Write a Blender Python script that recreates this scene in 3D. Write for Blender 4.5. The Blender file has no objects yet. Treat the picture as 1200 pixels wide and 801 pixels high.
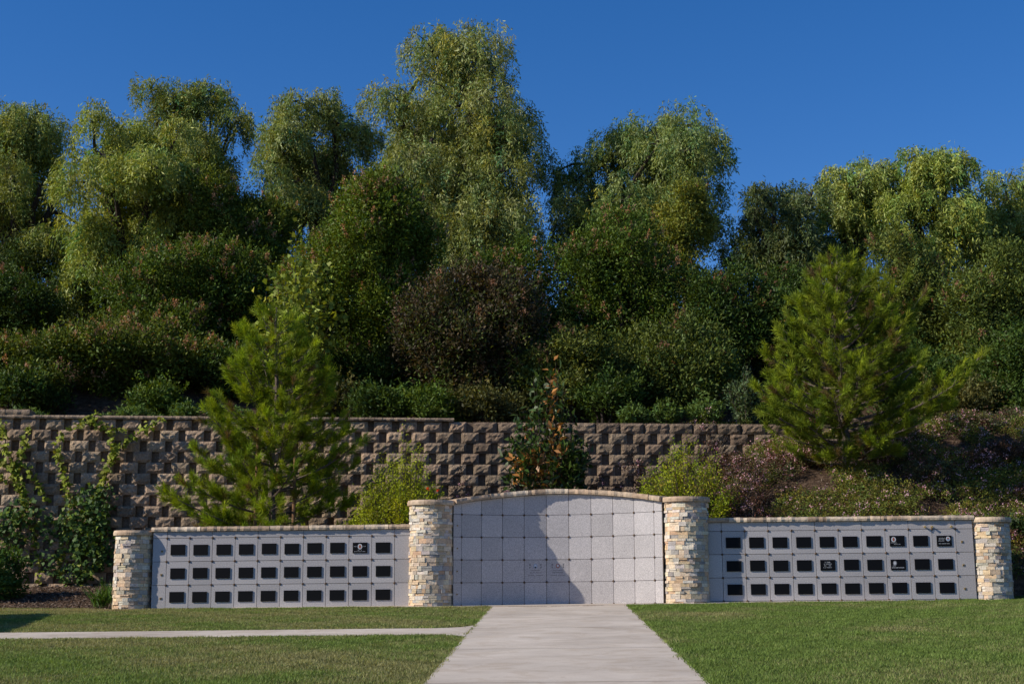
import bpy, math, random
import numpy as np
from mathutils import Vector, Matrix
random.seed(7)
RNG = np.random.default_rng(11)
sc = bpy.context.scene
COL = sc.collection
R = math.radians

# ------------------------------------------------------------------ camera
F = 1667.0
PITCH = R(10.4); YAW = R(1.65)
CAM = Vector((0.0, -22.2, 0.02))
cam_d = bpy.data.cameras.new('camera'); cam_d.sensor_width = 36; cam_d.lens = 36*F/1200
cam_d.clip_end = 2000; cam_d.clip_start = 0.1
cam = bpy.data.objects.new('camera', cam_d); COL.objects.link(cam)
cam.location = CAM; cam.rotation_euler = (math.pi/2+PITCH, 0, YAW)
sc.camera = cam
CM = cam.rotation_euler.to_matrix()

def P(px, py, Y):
    """point of the world plane y = Y seen at photo position (px, py)"""
    d = CM @ Vector(((px-600)/F, (400.5-py)/F, -1))
    t = (Y-CAM.y)/d.y
    return CAM + d*t

# ------------------------------------------------------------------ light
SUN_AZ = R(70.2); SUN_EL = R(32)
travel = Vector((math.sin(SUN_AZ)*math.cos(SUN_EL), math.cos(SUN_AZ)*math.cos(SUN_EL), -math.sin(SUN_EL)))
sl = bpy.data.lights.new('sun', 'SUN'); sl.energy = 5.0; sl.angle = R(0.55); sl.color = (1.0, 0.92, 0.80)
so = bpy.data.objects.new('sun', sl); COL.objects.link(so)
so.rotation_euler = travel.to_track_quat('-Z', 'Y').to_euler(); so.location = (-20, -20, 30)
w = bpy.data.worlds.new('World'); sc.world = w; w.use_nodes = True
nt = w.node_tree; bg = nt.nodes['Background']
sky = nt.nodes.new('ShaderNodeTexSky'); sky.sky_type = 'NISHITA'; sky.sun_disc = False
sky.sun_elevation = SUN_EL; sky.sun_rotation = math.atan2(-travel.x, -travel.y)
sky.air_density = 1.0; sky.dust_density = 0.1; sky.ozone_density = 4.0; sky.altitude = 300
hs = nt.nodes.new('ShaderNodeHueSaturation'); hs.inputs['Saturation'].default_value = 1.3
nt.links.new(sky.outputs[0], hs.inputs['Color']); mu = nt.nodes.new('ShaderNodeMix'); mu.data_type = 'RGBA'; mu.blend_type = 'MULTIPLY'; mu.inputs[0].default_value = 1
mu.inputs[7].default_value = (1.10, .955, 1.13, 1); nt.links.new(hs.outputs[0], mu.inputs[6]); nt.links.new(mu.outputs[2], bg.inputs['Color'])
bg.inputs['Strength'].default_value = 0.110
sc.view_settings.view_transform = 'Standard'; sc.view_settings.look = 'None'
sc.view_settings.exposure = 0; sc.view_settings.gamma = 1
sc.render.engine = 'CYCLES'
sc.cycles.max_bounces = 6; sc.cycles.transparent_max_bounces = 4

# ------------------------------------------------------------------ tagging
def tag(o, label=None, cat=None, group=None, kind=None):
    if label: o['label'] = label
    if cat: o['category'] = cat
    if group: o['group'] = group
    if kind: o['kind'] = kind
    return o
def empty(name, loc, rot=(0, 0, 0)):
    o = bpy.data.objects.new(name, None); COL.objects.link(o)
    o.location = loc; o.rotation_euler = rot; o.empty_display_size = .3
    return o

# ------------------------------------------------------------------ materials
def new_mat(name):
    m = bpy.data.materials.new(name); m.use_nodes = True
    return m, m.node_tree, m.node_tree.nodes['Principled BSDF']
def N(t, kind, **kw):
    n = t.nodes.new(kind)
    for k, v in kw.items(): setattr(n, k, v)
    return n
def noise(t, scale, detail=4, rough=.6, coord='Object', dist=0):
    tc = N(t, 'ShaderNodeTexCoord'); n = N(t, 'ShaderNodeTexNoise')
    n.inputs['Scale'].default_value = scale; n.inputs['Detail'].default_value = detail
    n.inputs['Roughness'].default_value = rough; n.inputs['Distortion'].default_value = dist
    t.links.new(tc.outputs[coord], n.inputs['Vector'])
    return n
def ramp(t, src, stops):
    r = N(t, 'ShaderNodeValToRGB'); e = r.color_ramp.elements
    while len(e) > 1: e.remove(e[0])
    e[0].position = stops[0][0]; e[0].color = (*stops[0][1], 1)
    for p, c in stops[1:]:
        x = e.new(p); x.color = (*c, 1)
    t.links.new(src, r.inputs[0]); return r
def mixc(t, fac, a, b, mode='MIX'):
    m = N(t, 'ShaderNodeMix', data_type='RGBA', blend_type=mode)
    for s, v in ((0, fac), (6, a), (7, b)):
        if isinstance(v, (int, float)): m.inputs[s].default_value = v
        elif isinstance(v, tuple): m.inputs[s].default_value = (*v, 1)
        else: t.links.new(v, m.inputs[s])
    return m.outputs[2]
def bump(t, bsdf, src, strength, dist):
    b = N(t, 'ShaderNodeBump'); b.inputs['Strength'].default_value = strength
    b.inputs['Distance'].default_value = dist
    t.links.new(src, b.inputs['Height']); t.links.new(b.outputs[0], bsdf.inputs['Normal'])
g3 = lambda v: (v, v, v)

def mat_granite():
    m, t, b = new_mat('grey granite')
    n = noise(t, 75, 3, .7); n2 = noise(t, 1.3, 4, .6); n3 = noise(t, 160, 2, .5)
    r = ramp(t, n.outputs[0], [(.36, (.28, .26, .25)), (.5, (.53, .492, .478)), (.64, (.79, .735, .71))])
    c = mixc(t, .5, r.outputs[0], ramp(t, n3.outputs[0], [(.35, (.30, .28, .27)), (.6, (.79, .73, .71))]).outputs[0])
    c = mixc(t, .35, c, ramp(t, n2.outputs[0], [(.35, g3(.42)), (.65, g3(.66))]).outputs[0], 'MULTIPLY')
    at = N(t, 'ShaderNodeObjectInfo')
    v = ramp(t, at.outputs['Random'], [(0, g3(.84)), (1, g3(1.02))])
    c = mixc(t, 1.0, c, v.outputs[0], 'MULTIPLY')
    t.links.new(c, b.inputs['Base Color']); b.inputs['Roughness'].default_value = .45
    return m
def mat_plain(name, col, rough=.6, metal=0, var=0, scale=20, bmp=0, spec=.3):
    m, t, b = new_mat(name)
    if var:
        n = noise(t, scale, 5, .6)
        lo = tuple(x*(1-var) for x in col); hi = tuple(x*(1+var) for x in col)
        r = ramp(t, n.outputs[0], [(.3, lo), (.7, hi)])
        t.links.new(r.outputs[0], b.inputs['Base Color'])
        if bmp: bump(t, b, n.outputs[0], 1, bmp)
    else: b.inputs['Base Color'].default_value = (*col, 1)
    b.inputs['Roughness'].default_value = rough; b.inputs['Metallic'].default_value = metal; b.inputs['Specular IOR Level'].default_value = spec
    return m
def mat_tinted(name, rough=.8, scale=25, var=.25, bmp=.01, spec=.3):
    """colour from the mesh attribute 'tint', broken up with noise"""
    m, t, b = new_mat(name)
    a = N(t, 'ShaderNodeAttribute', attribute_name='tint')
    n = noise(t, scale, 6, .65)
    v = ramp(t, n.outputs[0], [(.28, g3(1-var)), (.72, g3(1+var))])
    n2 = noise(t, 1.7, 5, .65, dist=.5); v2 = ramp(t, n2.outputs[0], [(.32, (.74, .73, .72)), (.5, g3(1)), (.68, (1.16, 1.15, 1.12))])
    c1 = mixc(t, 1.0, a.outputs['Color'], v.outputs[0], 'MULTIPLY')
    t.links.new(mixc(t, 1.0, c1, v2.outputs[0], 'MULTIPLY'), b.inputs['Base Color'])
    b.inputs['Roughness'].default_value = rough; b.inputs['Specular IOR Level'].default_value = spec
    if bmp: bump(t, b, n.outputs[0], 1, bmp)
    return m
def mat_leaf(name, rough=.45, trans=.3, spec=.35, tmul=(1.25, 1.3, .5)):
    m, t, b = new_mat(name)
    a = N(t, 'ShaderNodeAttribute', attribute_name='tint')
    t.links.new(a.outputs['Color'], b.inputs['Base Color'])
    b.inputs['Roughness'].default_value = rough; b.inputs['Specular IOR Level'].default_value = spec
    tr = N(t, 'ShaderNodeBsdfTranslucent')
    t.links.new(mixc(t, 1.0, a.outputs['Color'], tmul, 'MULTIPLY'), tr.inputs['Color'])
    mx = N(t, 'ShaderNodeMixShader'); mx.inputs[0].default_value = trans
    t.links.new(b.outputs[0], mx.inputs[1]); t.links.new(tr.outputs[0], mx.inputs[2])
    t.links.new(mx.outputs[0], t.nodes['Material Output'].inputs[0])
    return m
GRANITE = mat_granite()
JOINT = mat_plain('dark joint', (.05, .038, .03), .9)
BRONZE = mat_plain('aged bronze', (.11, .07, .045), .5, .3)
BRASS = mat_plain('brass tag', (.46, .33, .14), .5, .2)
PLAQUE = mat_plain('black granite plaque', (.004, .004, .005), .55, spec=.15)
ETCH = mat_plain('pale etching', (.55, .56, .58), .7)
PHOTO_R = mat_plain('portrait red', (.32, .10, .06), .5)
PHOTO_B = mat_plain('portrait blue', (.25, .36, .5), .5)
ENGR = mat_plain('dark engraving', (.05, .05, .06), .8)
CAPST = mat_tinted('sandstone cap', .85, 18, .3, .012)
LEDGE = mat_tinted('ledger stone', .8, 35, .28, .01)
BLOCK = mat_tinted('split face block', .95, 28, .35, .03, .1)
BARK = mat_plain('bark', (.10, .075, .055), .95, 0, .45, 14, .03)
BARK_D = mat_plain('dark bark', (.05, .037, .028), .95, 0, .4, 14, .03)
BARK_P = mat_plain('pine bark', (.13, .10, .08), .95, 0, .4, 22, .02)
LEAF = mat_leaf('leaf', .5, .24, .14, (1.35, 1.2, .3))
LEAF_P = mat_leaf('hanging leaf', .5, .26, .2, (1.3, 1.2, .4))
LEAF_G = mat_leaf('glossy leaf', .38, .15, .3)
NEEDLE = mat_leaf('needle', .55, .25, .1, (1.3, 1.2, .3))
GRASS = mat_leaf('grass blade', .6, .3, .2, (1.3, 1.2, .6))

# ------------------------------------------------------------------ mesh builders
def np_mesh(name, verts, faces, nper, mat, parent=None, tint=None, smooth=False, loc=None, mats=None, midx=None):
    """verts (V,3), faces (F,nper) int arrays"""
    me = bpy.data.meshes.new(name)
    V = len(verts); Fn = len(faces)
    me.vertices.add(V); me.vertices.foreach_set('co', np.asarray(verts, np.float32).ravel())
    me.loops.add(Fn*nper); me.loops.foreach_set('vertex_index', np.asarray(faces, np.int32).ravel())
    me.polygons.add(Fn)
    me.polygons.foreach_set('loop_start', np.arange(Fn, dtype=np.int32)*nper)
    me.polygons.foreach_set('loop_total', np.full(Fn, nper, np.int32))
    if tint is not None:
        a = me.attributes.new('tint', 'FLOAT_COLOR', 'POINT')
        c = np.ones((V, 4), np.float32); c[:, :3] = tint
        a.data.foreach_set('color', c.ravel())
    if smooth: me.polygons.foreach_set('use_smooth', np.ones(Fn, bool))
    for mm in (mats or [mat]): me.materials.append(mm)
    if midx is not None: me.polygons.foreach_set('material_index', np.asarray(midx, np.int32))
    me.update(calc_edges=True)
    o = bpy.data.objects.new(name, me); COL.objects.link(o)
    if parent: o.parent = parent
    if loc is not None: o.location = loc
    return o

class MB:
    """collects simple polygons into ONE mesh, with tint per vertex and material index per face"""
    def __init__(s): s.v = []; s.f = []; s.c = []; s.mi = []
    def poly(s, pts, tint=(1, 1, 1), mi=0):
        b = len(s.v); s.v += [tuple(p) for p in pts]; s.c += [tint]*len(pts)
        s.f.append(tuple(range(b, b+len(pts)))); s.mi.append(mi)
    def box(s, x0, x1, y0, y1, z0, z1, tint=(1, 1, 1), mi=0, fn=None, bev=0):
        b = len(s.v)
        P8 = [(x0, y0, z0), (x1, y0, z0), (x1, y1, z0), (x0, y1, z0), (x0, y0, z1), (x1, y0, z1), (x1, y1, z1), (x0, y1, z1)]
        if fn: P8 = [fn(*p) for p in P8]
        s.v += [tuple(p) for p in P8]; s.c += [tint]*8
        for f in ((0, 3, 2, 1), (4, 5, 6, 7), (0, 1, 5, 4), (1, 2, 6, 5), (2, 3, 7, 6), (3, 0, 4, 7)):
            s.f.append(tuple(b+i for i in f)); s.mi.append(mi)
    def disc(s, c, rx, rz, y, n=12, tint=(1, 1, 1), mi=0):
        s.poly([(c[0]+rx*math.cos(2*math.pi*i/n), y, c[1]+rz*math.sin(2*math.pi*i/n)) for i in range(n)][::1], tint, mi)
    def tube(s, pts, radii, n=7, tint=(1, 1, 1), mi=0):
        b = len(s.v); prev = None
        for i, p in enumerate(pts):
            p = Vector(p)
            d = (Vector(pts[min(i+1, len(pts)-1)])-Vector(pts[max(i-1, 0)])).normalized()
            u = d.cross(Vector((.3, .9, .2))).normalized(); v = d.cross(u)
            for k in range(n):
                a = 2*math.pi*k/n
                s.v.append(tuple(p+(u*math.cos(a)+v*math.sin(a))*radii[i])); s.c.append(tint)
        for i in range(len(pts)-1):
            for k in range(n):
                a0 = b+i*n+k; a1 = b+i*n+(k+1) % n
                s.f.append((a0, a1, a1+n, a0+n)); s.mi.append(mi)
        s.f.append(tuple(b+(len(pts)-1)*n+k for k in range(n))); s.mi.append(mi)
    def build(s, name, mats, parent=None, smooth=False, bevel=0, loc=None):
        if not isinstance(mats, (list, tuple)): mats = [mats]
        me = bpy.data.meshes.new(name); me.from_pydata(s.v, [], s.f)
        a = me.attributes.new('tint', 'FLOAT_COLOR', 'POINT')
        c = np.ones((len(s.v), 4), np.float32); c[:, :3] = np.array(s.c)
        a.data.foreach_set('color', c.ravel())
        for m in mats: me.materials.append(m)
        me.polygons.foreach_set('material_index', np.array(s.mi, np.int32))
        if smooth: me.polygons.foreach_set('use_smooth', np.ones(len(me.polygons), bool))
        me.update()
        o = bpy.data.objects.new(name, me); COL.objects.link(o)
        if parent: o.parent = parent
        if loc is not None: o.location = loc
        if bevel:
            bm = o.modifiers.new('bevel', 'BEVEL'); bm.width = bevel; bm.segments = 2; bm.limit_method = 'ANGLE'
        return o

# ------------------------------------------------------------------ terrain
def sstep(a, b, x):
    t = np.clip((x-a)/(b-a), 0, 1); return t*t*(3-2*t)
_ph = RNG.uniform(0, 6.28, (12,)); _fr = RNG.uniform(.35, 1.8, (12, 2))*RNG.choice([-1, 1], (12, 2))
def wob(x, y):
    r = 0
    for i in range(12): r = r+np.sin(_fr[i, 0]*x+_fr[i, 1]*y+_ph[i])
    return r/6
def wall_Y(x):                # foot line of the retaining wall, receding to the right
    return 3.95+(x+9.6)*.088
def hgt(x, y):
    x = np.asarray(x, float); y = np.asarray(y, float)
    base = .0108*np.clip(x-.9, -12, 12)
    front = -.047*np.clip(-y, 0, 26)
    z = base+front
    # planting bed in front of the retaining wall on the left
    bed = sstep(.8, 3.9, y)*.42
    # bank on the right
    by = np.interp(y, [.25, .9, 2.8, 5.4, 7], [0, .9, 2.25, 3.05, 3.5])
    by2 = np.interp(y, [.25, .9, 2.8, 5.4, 7], [0, .8, 1.9, 3.25, 3.5])
    k = sstep(5.2, 7.2, x); by = by*(1-k)+by2*k
    kb = sstep(.4, 4.6, x)
    z = z+bed*(1-kb)+np.where(y > .25, by, 0)*kb
    wy = wall_Y(x)
    up = np.interp(y-wy, [.1, .25, 4, 13, 22, 60], [0, 1, 1.3, 2.28, 2.4, 2.2])
    hill = 3.34*np.interp(y-wy, [.18, .30], [0, 1])
    z = np.where(y > wy+.18, np.maximum(z, hill+(up-1)*3.9*sstep(.25, 4, y-wy)), z)
    z = z+wob(x, y)*.03*sstep(.3, 1.5, y)+wob(x*.5, y*.5)*.15*sstep(6, 9, y)
    return z
H = lambda x, y: float(hgt(x, y))

def grid_mesh(name, xs, ys, dz, mat, zf=None, mask=None):
    X, Y = np.meshgrid(xs, ys); Z = (hgt if zf is None else zf)(X, Y)+dz
    v = np.stack([X.ravel(), Y.ravel(), Z.ravel()], 1)
    nx = len(xs); ny = len(ys)
    i, j = np.meshgrid(np.arange(nx-1), np.arange(ny-1)); a = (j*nx+i).ravel()
    f = np.stack([a, a+1, a+nx+1, a+nx], 1)
    if mask is not None:
        cx = v[f].mean(1); f = f[mask(cx[:, 0], cx[:, 1])]
    return np_mesh(name, v, f, 4, mat, smooth=True)

def mat_soil():
    m, t, b = new_mat('bark mulch soil')
    n = noise(t, 9, 8, .7); n2 = noise(t, 60, 4, .7)
    r = ramp(t, n.outputs[0], [(.3, (.04, .024, .015)), (.5, (.14, .09, .058)), (.7, (.26, .175, .12))])
    c = mixc(t, .6, r.outputs[0], ramp(t, n2.outputs[0], [(.35, g3(.35)), (.65, g3(1.3))]).outputs[0], 'MULTIPLY')
    t.links.new(c, b.inputs['Base Color']); b.inputs['Roughness'].default_value = .95; b.inputs['Specular IOR Level'].default_value = .05
    bump(t, b, n2.outputs[0], 1, .05); return m
def mat_turf():
    m, t, b = new_mat('turf soil')
    n = noise(t, .55, 6, .65); n2 = noise(t, 40, 4, .7)
    r = ramp(t, n.outputs[0], [(.38, (.07, .085, .022)), (.55, (.095, .11, .03)), (.68, (.17, .145, .06))])
    c = mixc(t, .7, r.outputs[0], ramp(t, n2.outputs[0], [(.35, g3(.3)), (.65, g3(1.2))]).outputs[0], 'MULTIPLY')
    t.links.new(c, b.inputs['Base Color']); b.inputs['Roughness'].default_value = .95; b.inputs['Specular IOR Level'].default_value = .05
    bump(t, b, n2.outputs[0], 1, .03); return m
def mat_concrete():
    m, t, b = new_mat('concrete')
    n = noise(t, .9, 7, .62, dist=.4); n2 = noise(t, 90, 4, .7)
    tc = N(t, 'ShaderNodeTexCoord'); mp = N(t, 'ShaderNodeMapping'); mp.inputs['Scale'].default_value = (.7, 1.3, 1)
    t.links.new(tc.outputs['Object'], mp.inputs[0]); n3 = N(t, 'ShaderNodeTexNoise'); n3.inputs['Scale'].default_value = 1.2
    n3.inputs['Detail'].default_value = 6; t.links.new(mp.outputs[0], n3.inputs['Vector'])
    r = ramp(t, n.outputs[0], [(.3, (.46, .39, .31)), (.5, (.56, .48, .385)), (.7, (.65, .565, .46))])
    c = mixc(t, .5, r.outputs[0], ramp(t, n3.outputs[0], [(.3, g3(.80)), (.7, g3(1.08))]).outputs[0], 'MULTIPLY')
    c = mixc(t, .5, c, ramp(t, n2.outputs[0], [(.3, g3(.8)), (.7, g3(1.15))]).outputs[0], 'MULTIPLY')
    t.links.new(c, b.inputs['Base Color']); b.inputs['Roughness'].default_value = .9
    n4 = noise(t, 2.3, 6, .7, dist=1.2); c = mixc(t, .55, c, ramp(t, n4.outputs[0], [(.40, (.80, .74, .66)), (.52, g3(1))]).outputs[0], 'MULTIPLY')
    t.links.new(c, b.inputs['Base Color'])
    bump(t, b, n2.outputs[0], .6, .004); return m
SOIL = mat_soil(); TURF = mat_turf(); CONC = mat_concrete()
EXPJ = mat_plain('tan joint filler', (.33, .23, .16), .9)

# ground: one sheet to the horizon
xs = np.concatenate([[-900, -300, -100, -50], np.arange(-30, 30.01, .3), [50, 100, 300, 900]])
ys = np.concatenate([[-900, -300, -100, -50], np.arange(-28, -.01, .5), np.arange(0, 9, .12), np.arange(9, 34, .5), [50, 100, 300, 900]])
tag(grid_mesh('ground', xs, ys, 0, SOIL), kind='structure')
def lawn_edge(x):             # back edge of the lawn: in front of the wall pieces, bulging behind the left pillar
    return np.where(x < -6.4, .95+.35*np.sin(x*1.3)-.12*(x+8), np.where(x > 7.0, .25, -.02))
PX0, PX1 = P(575, 716, -.4).x, P(735, 714, -.4).x
SW0, SW1 = -5.3, -6.45        # side walk, far and near edge
xs = np.arange(-30, 30.01, .25); ys = np.concatenate([np.arange(-27.9, -3, .3), np.arange(-3, 2.3, .1)])
tag(grid_mesh('lawn', xs, ys, .006, TURF, mask=lambda x, y: y < lawn_edge(x)+.05), kind='structure')
# ------------------------------------------------------------------ concrete paths
def strip(name, x0, x1, y0, y1, dz, mat, nx=2, ny=2, fn0=None, fn1=None):
    """sheet following the ground; fn0/fn1 give the left/right edge as a function of y"""
    ys = np.linspace(y0, y1, ny); v = []
    for y in ys:
        a = fn0(y) if fn0 else x0; b = fn1(y) if fn1 else x1
        for k in range(nx):
            x = a+(b-a)*k/(nx-1); v.append((x, y, H(x, min(y, -.001))+dz))
    f = [(j*nx+i, j*nx+i+1, (j+1)*nx+i+1, (j+1)*nx+i) for j in range(ny-1) for i in range(nx-1)]
    return np_mesh(name, np.array(v), np.array(f), 4, mat)
def pl(y):                     # the path flares where the side walk meets it
    return PX0-.34*float(sstep(.75, 0, abs(y-(-5.25))))*(1 if y > -5.25 else 0) if y > -5.25 else PX0-.34*float(sstep(-6.3, -5.25, y))*0-0.0
def pr(y): return PX1+.0
path = strip('path', 0, 0, -27.5, -.40, .012, CONC, 2, 120, lambda y: PX0, lambda y: PX1)
tag(path, kind='structure')
# control joints of the main walk, shallow dark lines
jm = MB()
for y in (-2.6, -5.45, -8.5, -11.6):
    jm.poly([(PX0, y, H(PX0, y)+.0145), (PX1, y, H(PX1, y)+.0145), (PX1, y+.016, H(PX1, y)+.0145), (PX0, y+.016, H(PX0, y)+.0145)])
tag(jm.build('path_joint', mat_plain('dark path joint', (.12, .10, .09), .9)), kind='structure')
sw = strip('side_path', 0, 0, SW1, SW0, .011, CONC, 80, 6, lambda y: -26, lambda y: PX0-.004)
tag(sw, kind='structure')
# wedge where the side walk flares into the main walk
fl = MB(); pts = []
for k in range(9):
    t = k/8; pts.append((PX0-.004, SW0+.55*t*1.0))
arc = [(PX0-.004, SW0+.5), (PX0-.05, SW0+.3), (PX0-.15, SW0+.14), (PX0-.3, SW0+.04), (PX0-.42, SW0)]
fl.poly([(x, y, H(x, y)+.011) for x, y in arc+[(PX0-.004, SW0)]])
arc = [(PX0-.004, SW1-.45), (PX0-.04, SW1-.27), (PX0-.12, SW1-.12), (PX0-.24, SW1-.03), (PX0-.34, SW1)]
fl.poly([(x, y, H(x, y)+.011) for x, y in arc[::-1]+[(PX0-.004, SW1)]])
tag(fl.build('path_flare', CONC), kind='structure')

# ------------------------------------------------------------------ columbarium
GAP = .0065
def mow():
    """footing strip in front of the wall pieces, with the tan expansion joint and the lettering row"""
    m = MB(); n = 60; X0 = P(268, 716, -.3).x; X1 = P(1052, 710, -.3).x
    for i in range(n):
        a = X0+(X1-X0)*i/n; b = X0+(X1-X0)*(i+1)/n
        def fn(x, y, z): return (x, y, H(x, -.001 if y > -.01 else y)+z)
        ya = -.36 if (a > -2.4 and b < 2.6) else -.17
        m.box(a, b, ya, .75 if (a > -1.7 and b < 1.9) else -.003, -.1, .022, fn=fn)
    tag(m.build('footing_strip', CONC), kind='structure')
    j = MB(); j.box(PX0, PX1, -.398, -.335, -.05, .014, fn=lambda x, y, z: (x, y, H(x, y)+z))
    tag(j.build('expansion_joint', EXPJ), kind='structure')
    # row of dark inlaid letters, too flat to the eye to be read
    rs = random.Random(5)
    lroot = empty('lettering', (0, -.5, 0)); tag(lroot, 'row of small dark inlaid letters across the head of the concrete path', 'lettering')
    x = P(596, 716, -.5).x; xe = P(708, 714, -.5).x
    widths = [11, 8, 6]; step = (xe-x)/27.0
    for n in widths:
        lt = MB()
        for c in range(n):
            z = lambda yy: H(x, yy)+.01455
            lt.poly([(x, -.06, z(-.56)), (x+step*.8, -.06, z(-.56)), (x+step*.8, -.035, z(-.53)), (x, -.035, z(-.53))])
            for (u0, u1, v0, v1) in rs.choice([[(.0, .25, 0, 1), (.25, .8, .8, 1)], [(0, .2, 0, 1), (.6, .8, 0, 1)], [(.3, .5, 0, 1), (0, .8, .8, 1)]]):
                lt.poly([(x+step*u0, -.06+.1*v0, z(-.5)+.001), (x+step*u1, -.06+.1*v0, z(-.5)+.001), (x+step*u1, -.06+.1*v1, z(-.5)+.001), (x+step*u0, -.06+.1*v1, z(-.5)+.001)])
            x += step
        x += step
        lt.build('word', ENGR, lroot)
mow()

def cap_stone(m, a, b, fn, rs, y0, y1, z0, z1):
    """one rough sandstone coping block between parameters a and b, mapped by fn"""
    tc = rs.choice([(.50, .37, .25), (.56, .43, .30), (.46, .33, .22), (.60, .48, .35)]); s = rs.uniform(.85, 1.1)
    tc = tuple(c*s for c in tc)
    n = max(2, int((b-a)/.05)); base = len(m.v)
    for i in range(n+1):
        u = a+(b-a)*i/n
        if i == 0: u += .002
        if i == n: u -= .002
        jy = rs.uniform(-.009, .009); jz = rs.uniform(-.004, .004)
        for (y, z) in ((y0+jy+.006, z0), (y0+jy, z0+(z1-z0)*.45), (y0+jy+.014, z1+jz), (y1, z1+jz), (y1, z0)):
            m.v.append(tuple(fn(u, y, z))); m.c.append(tc)
    for i in range(n):
        for k in range(5):
            a0 = base+i*5+k; a1 = base+i*5+(k+1) % 5
            m.f.append((a0, a0+5, a1+5, a1)); m.mi.append(0)
    m.f.append(tuple(base+k for k in range(5))); m.mi.append(0)
    m.f.append(tuple(base+n*5+4-k for k in range(5))); m.mi.append(0)

def rosette_mb():
    m = MB(); r = .0165; n = 8
    for (ra, ya, rb, yb) in ((r*1.15, 0, r*1.15, -.004), (r*1.15, -.004, r*.7, -.011)):
        for i in range(n):
            a = 2*math.pi*i/n; b = 2*math.pi*(i+1)/n
            m.poly([(ra*math.cos(a), ya, ra*math.sin(a)), (rb*math.cos(a), yb, rb*math.sin(a)), (rb*math.cos(b), yb, rb*math.sin(b)), (ra*math.cos(b), ya, ra*math.sin(b))])
    m.poly([(r*.7*math.cos(2*math.pi*i/n), -.011, r*.7*math.sin(2*math.pi*i/n)) for i in range(n)])
    return m
ros0 = None
def rosette(parent, x, y, z, rz=0):
    global ros0
    if ros0 is None: ros0 = rosette_mb().build('rosette', BRONZE); o = ros0
    else: o = ros0.copy(); COL.objects.link(o)
    o.parent = parent; o.location = (x, y, z); o.rotation_euler = (0, 0, rz)
    return o
def brass_tag(parent, x, y, z, rz=0, s=.032):
    m = MB(); m.box(-s/2, s/2, -.006, 0, -s/2, s/2)
    m.box(-s*.3, s*.3, -.0085, -.0062, -s*.3, s*.3, mi=1)
    o = m.build('number_tag', [BRASS, BRONZE], parent); o.location = (x, y, z); o.rotation_euler = (0, 0, rz)

def glyph_row(m, x0, x1, z, h, y, mi, rs, gap=.35, wch=None):
    """a row of tiny etched characters between x0 and x1"""
    wch = wch or h*.7; x = x0
    while x+wch <= x1+1e-6:
        if rs.random() > .12:
            k = rs.randrange(3); t = h*.26
            if k == 0: m.poly([(x, y, z), (x+wch, y, z), (x+wch, y, z+t), (x, y, z+t)], mi=mi); m.poly([(x, y, z+h-t), (x+wch, y, z+h-t), (x+wch, y, z+h), (x, y, z+h)], mi=mi)
            elif k == 1: m.poly([(x, y, z), (x+t, y, z), (x+t, y, z+h), (x, y, z+h)], mi=mi); m.poly([(x+t, y, z+h*.4), (x+wch, y, z+h*.4), (x+wch, y, z+h*.4+t), (x+t, y, z+h*.4+t)], mi=mi)
            else: m.poly([(x+wch*.35, y, z), (x+wch*.35+t, y, z), (x+wch*.35+t, y, z+h), (x+wch*.35, y, z+h)], mi=mi); m.poly([(x, y, z+h-t*1.1), (x+wch*.3, y, z+h-t*1.1), (x+wch*.3, y, z+h), (x, y, z+h)], mi=mi)
        x += wch*(1+gap)
PW, PH, PT = .226, .161, .0125
def plaque(parent, cx, cz, style=0, seed=0):
    m = MB(); m.box(-PW/2, PW/2, -PT, 0, -PH/2, PH/2)
    y = -PT-.0016; rs = random.Random(seed+17)
    if style == 1:      # oval portrait in the middle, text on both sides and beneath
        m.disc((0, .018), .035, .042, y, 18, mi=1); m.disc((0, .018), .019, .027, y-.001, 14, mi=2)
        glyph_row(m, -.095, -.045, .015, .012, y, 1, rs); glyph_row(m, .045, .09, .015, .012, y, 1, rs)
        glyph_row(m, -.035, .035, -.043, .014, y, 1, rs); glyph_row(m, -.09, .085, -.060, .008, y, 1, rs, .15)
    elif style == 2:    # portrait left
        m.disc((-.055, .022), .036, .040, y, 18, mi=1); m.disc((-.055, .024), .017, .028, y-.001, 14, mi=2)
        glyph_row(m, -.10, -.01, -.034, .012, y, 1, rs); glyph_row(m, -.05, .05, -.055, .010, y, 1, rs, .15)
    elif style == 3:    # crest left, long text beneath
        m.disc((-.052, .024), .030, .036, y, 18, mi=4); m.disc((-.052, .024), .018, .022, y-.001, 12, mi=1)
        glyph_row(m, -.10, -.03, -.024, .013, y, 1, rs); glyph_row(m, -.10, .095, -.052, .014, y, 1, rs, .12)
    elif style == 4:    # text left, round photograph right
        m.disc((.058, .030), .033, .036, y, 18, mi=1); m.disc((.058, .022), .022, .020, y-.001, 12, mi=3); m.disc((.058, .036), .013, .014, y-.002, 12, mi=2)
        for k, zz in enumerate((.035, .015, -.006)): glyph_row(m, -.09, .015, zz, .011, y, 1, rs, .2)
        glyph_row(m, -.085, .085, -.048, .012, y, 1, rs, .15)
    elif style == 5:    # four centred lines of text
        for x0, x1, zz, h in ((-.045, .045, .035, .017), (-.06, .06, .010, .013), (-.055, -.02, -.016, .013), (.015, .055, -.016, .013), (-.07, .07, -.042, .011)):
            glyph_row(m, x0, x1, zz, h, y, 1, rs, .2)
    o = m.build('plaque', [PLAQUE, ETCH, PHOTO_R, PHOTO_B, mat_grey], parent, bevel=0); o.location = (cx, 0, cz)
    return o
mat_grey = mat_plain('grey etching', (.22, .22, .23), .7)

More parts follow.
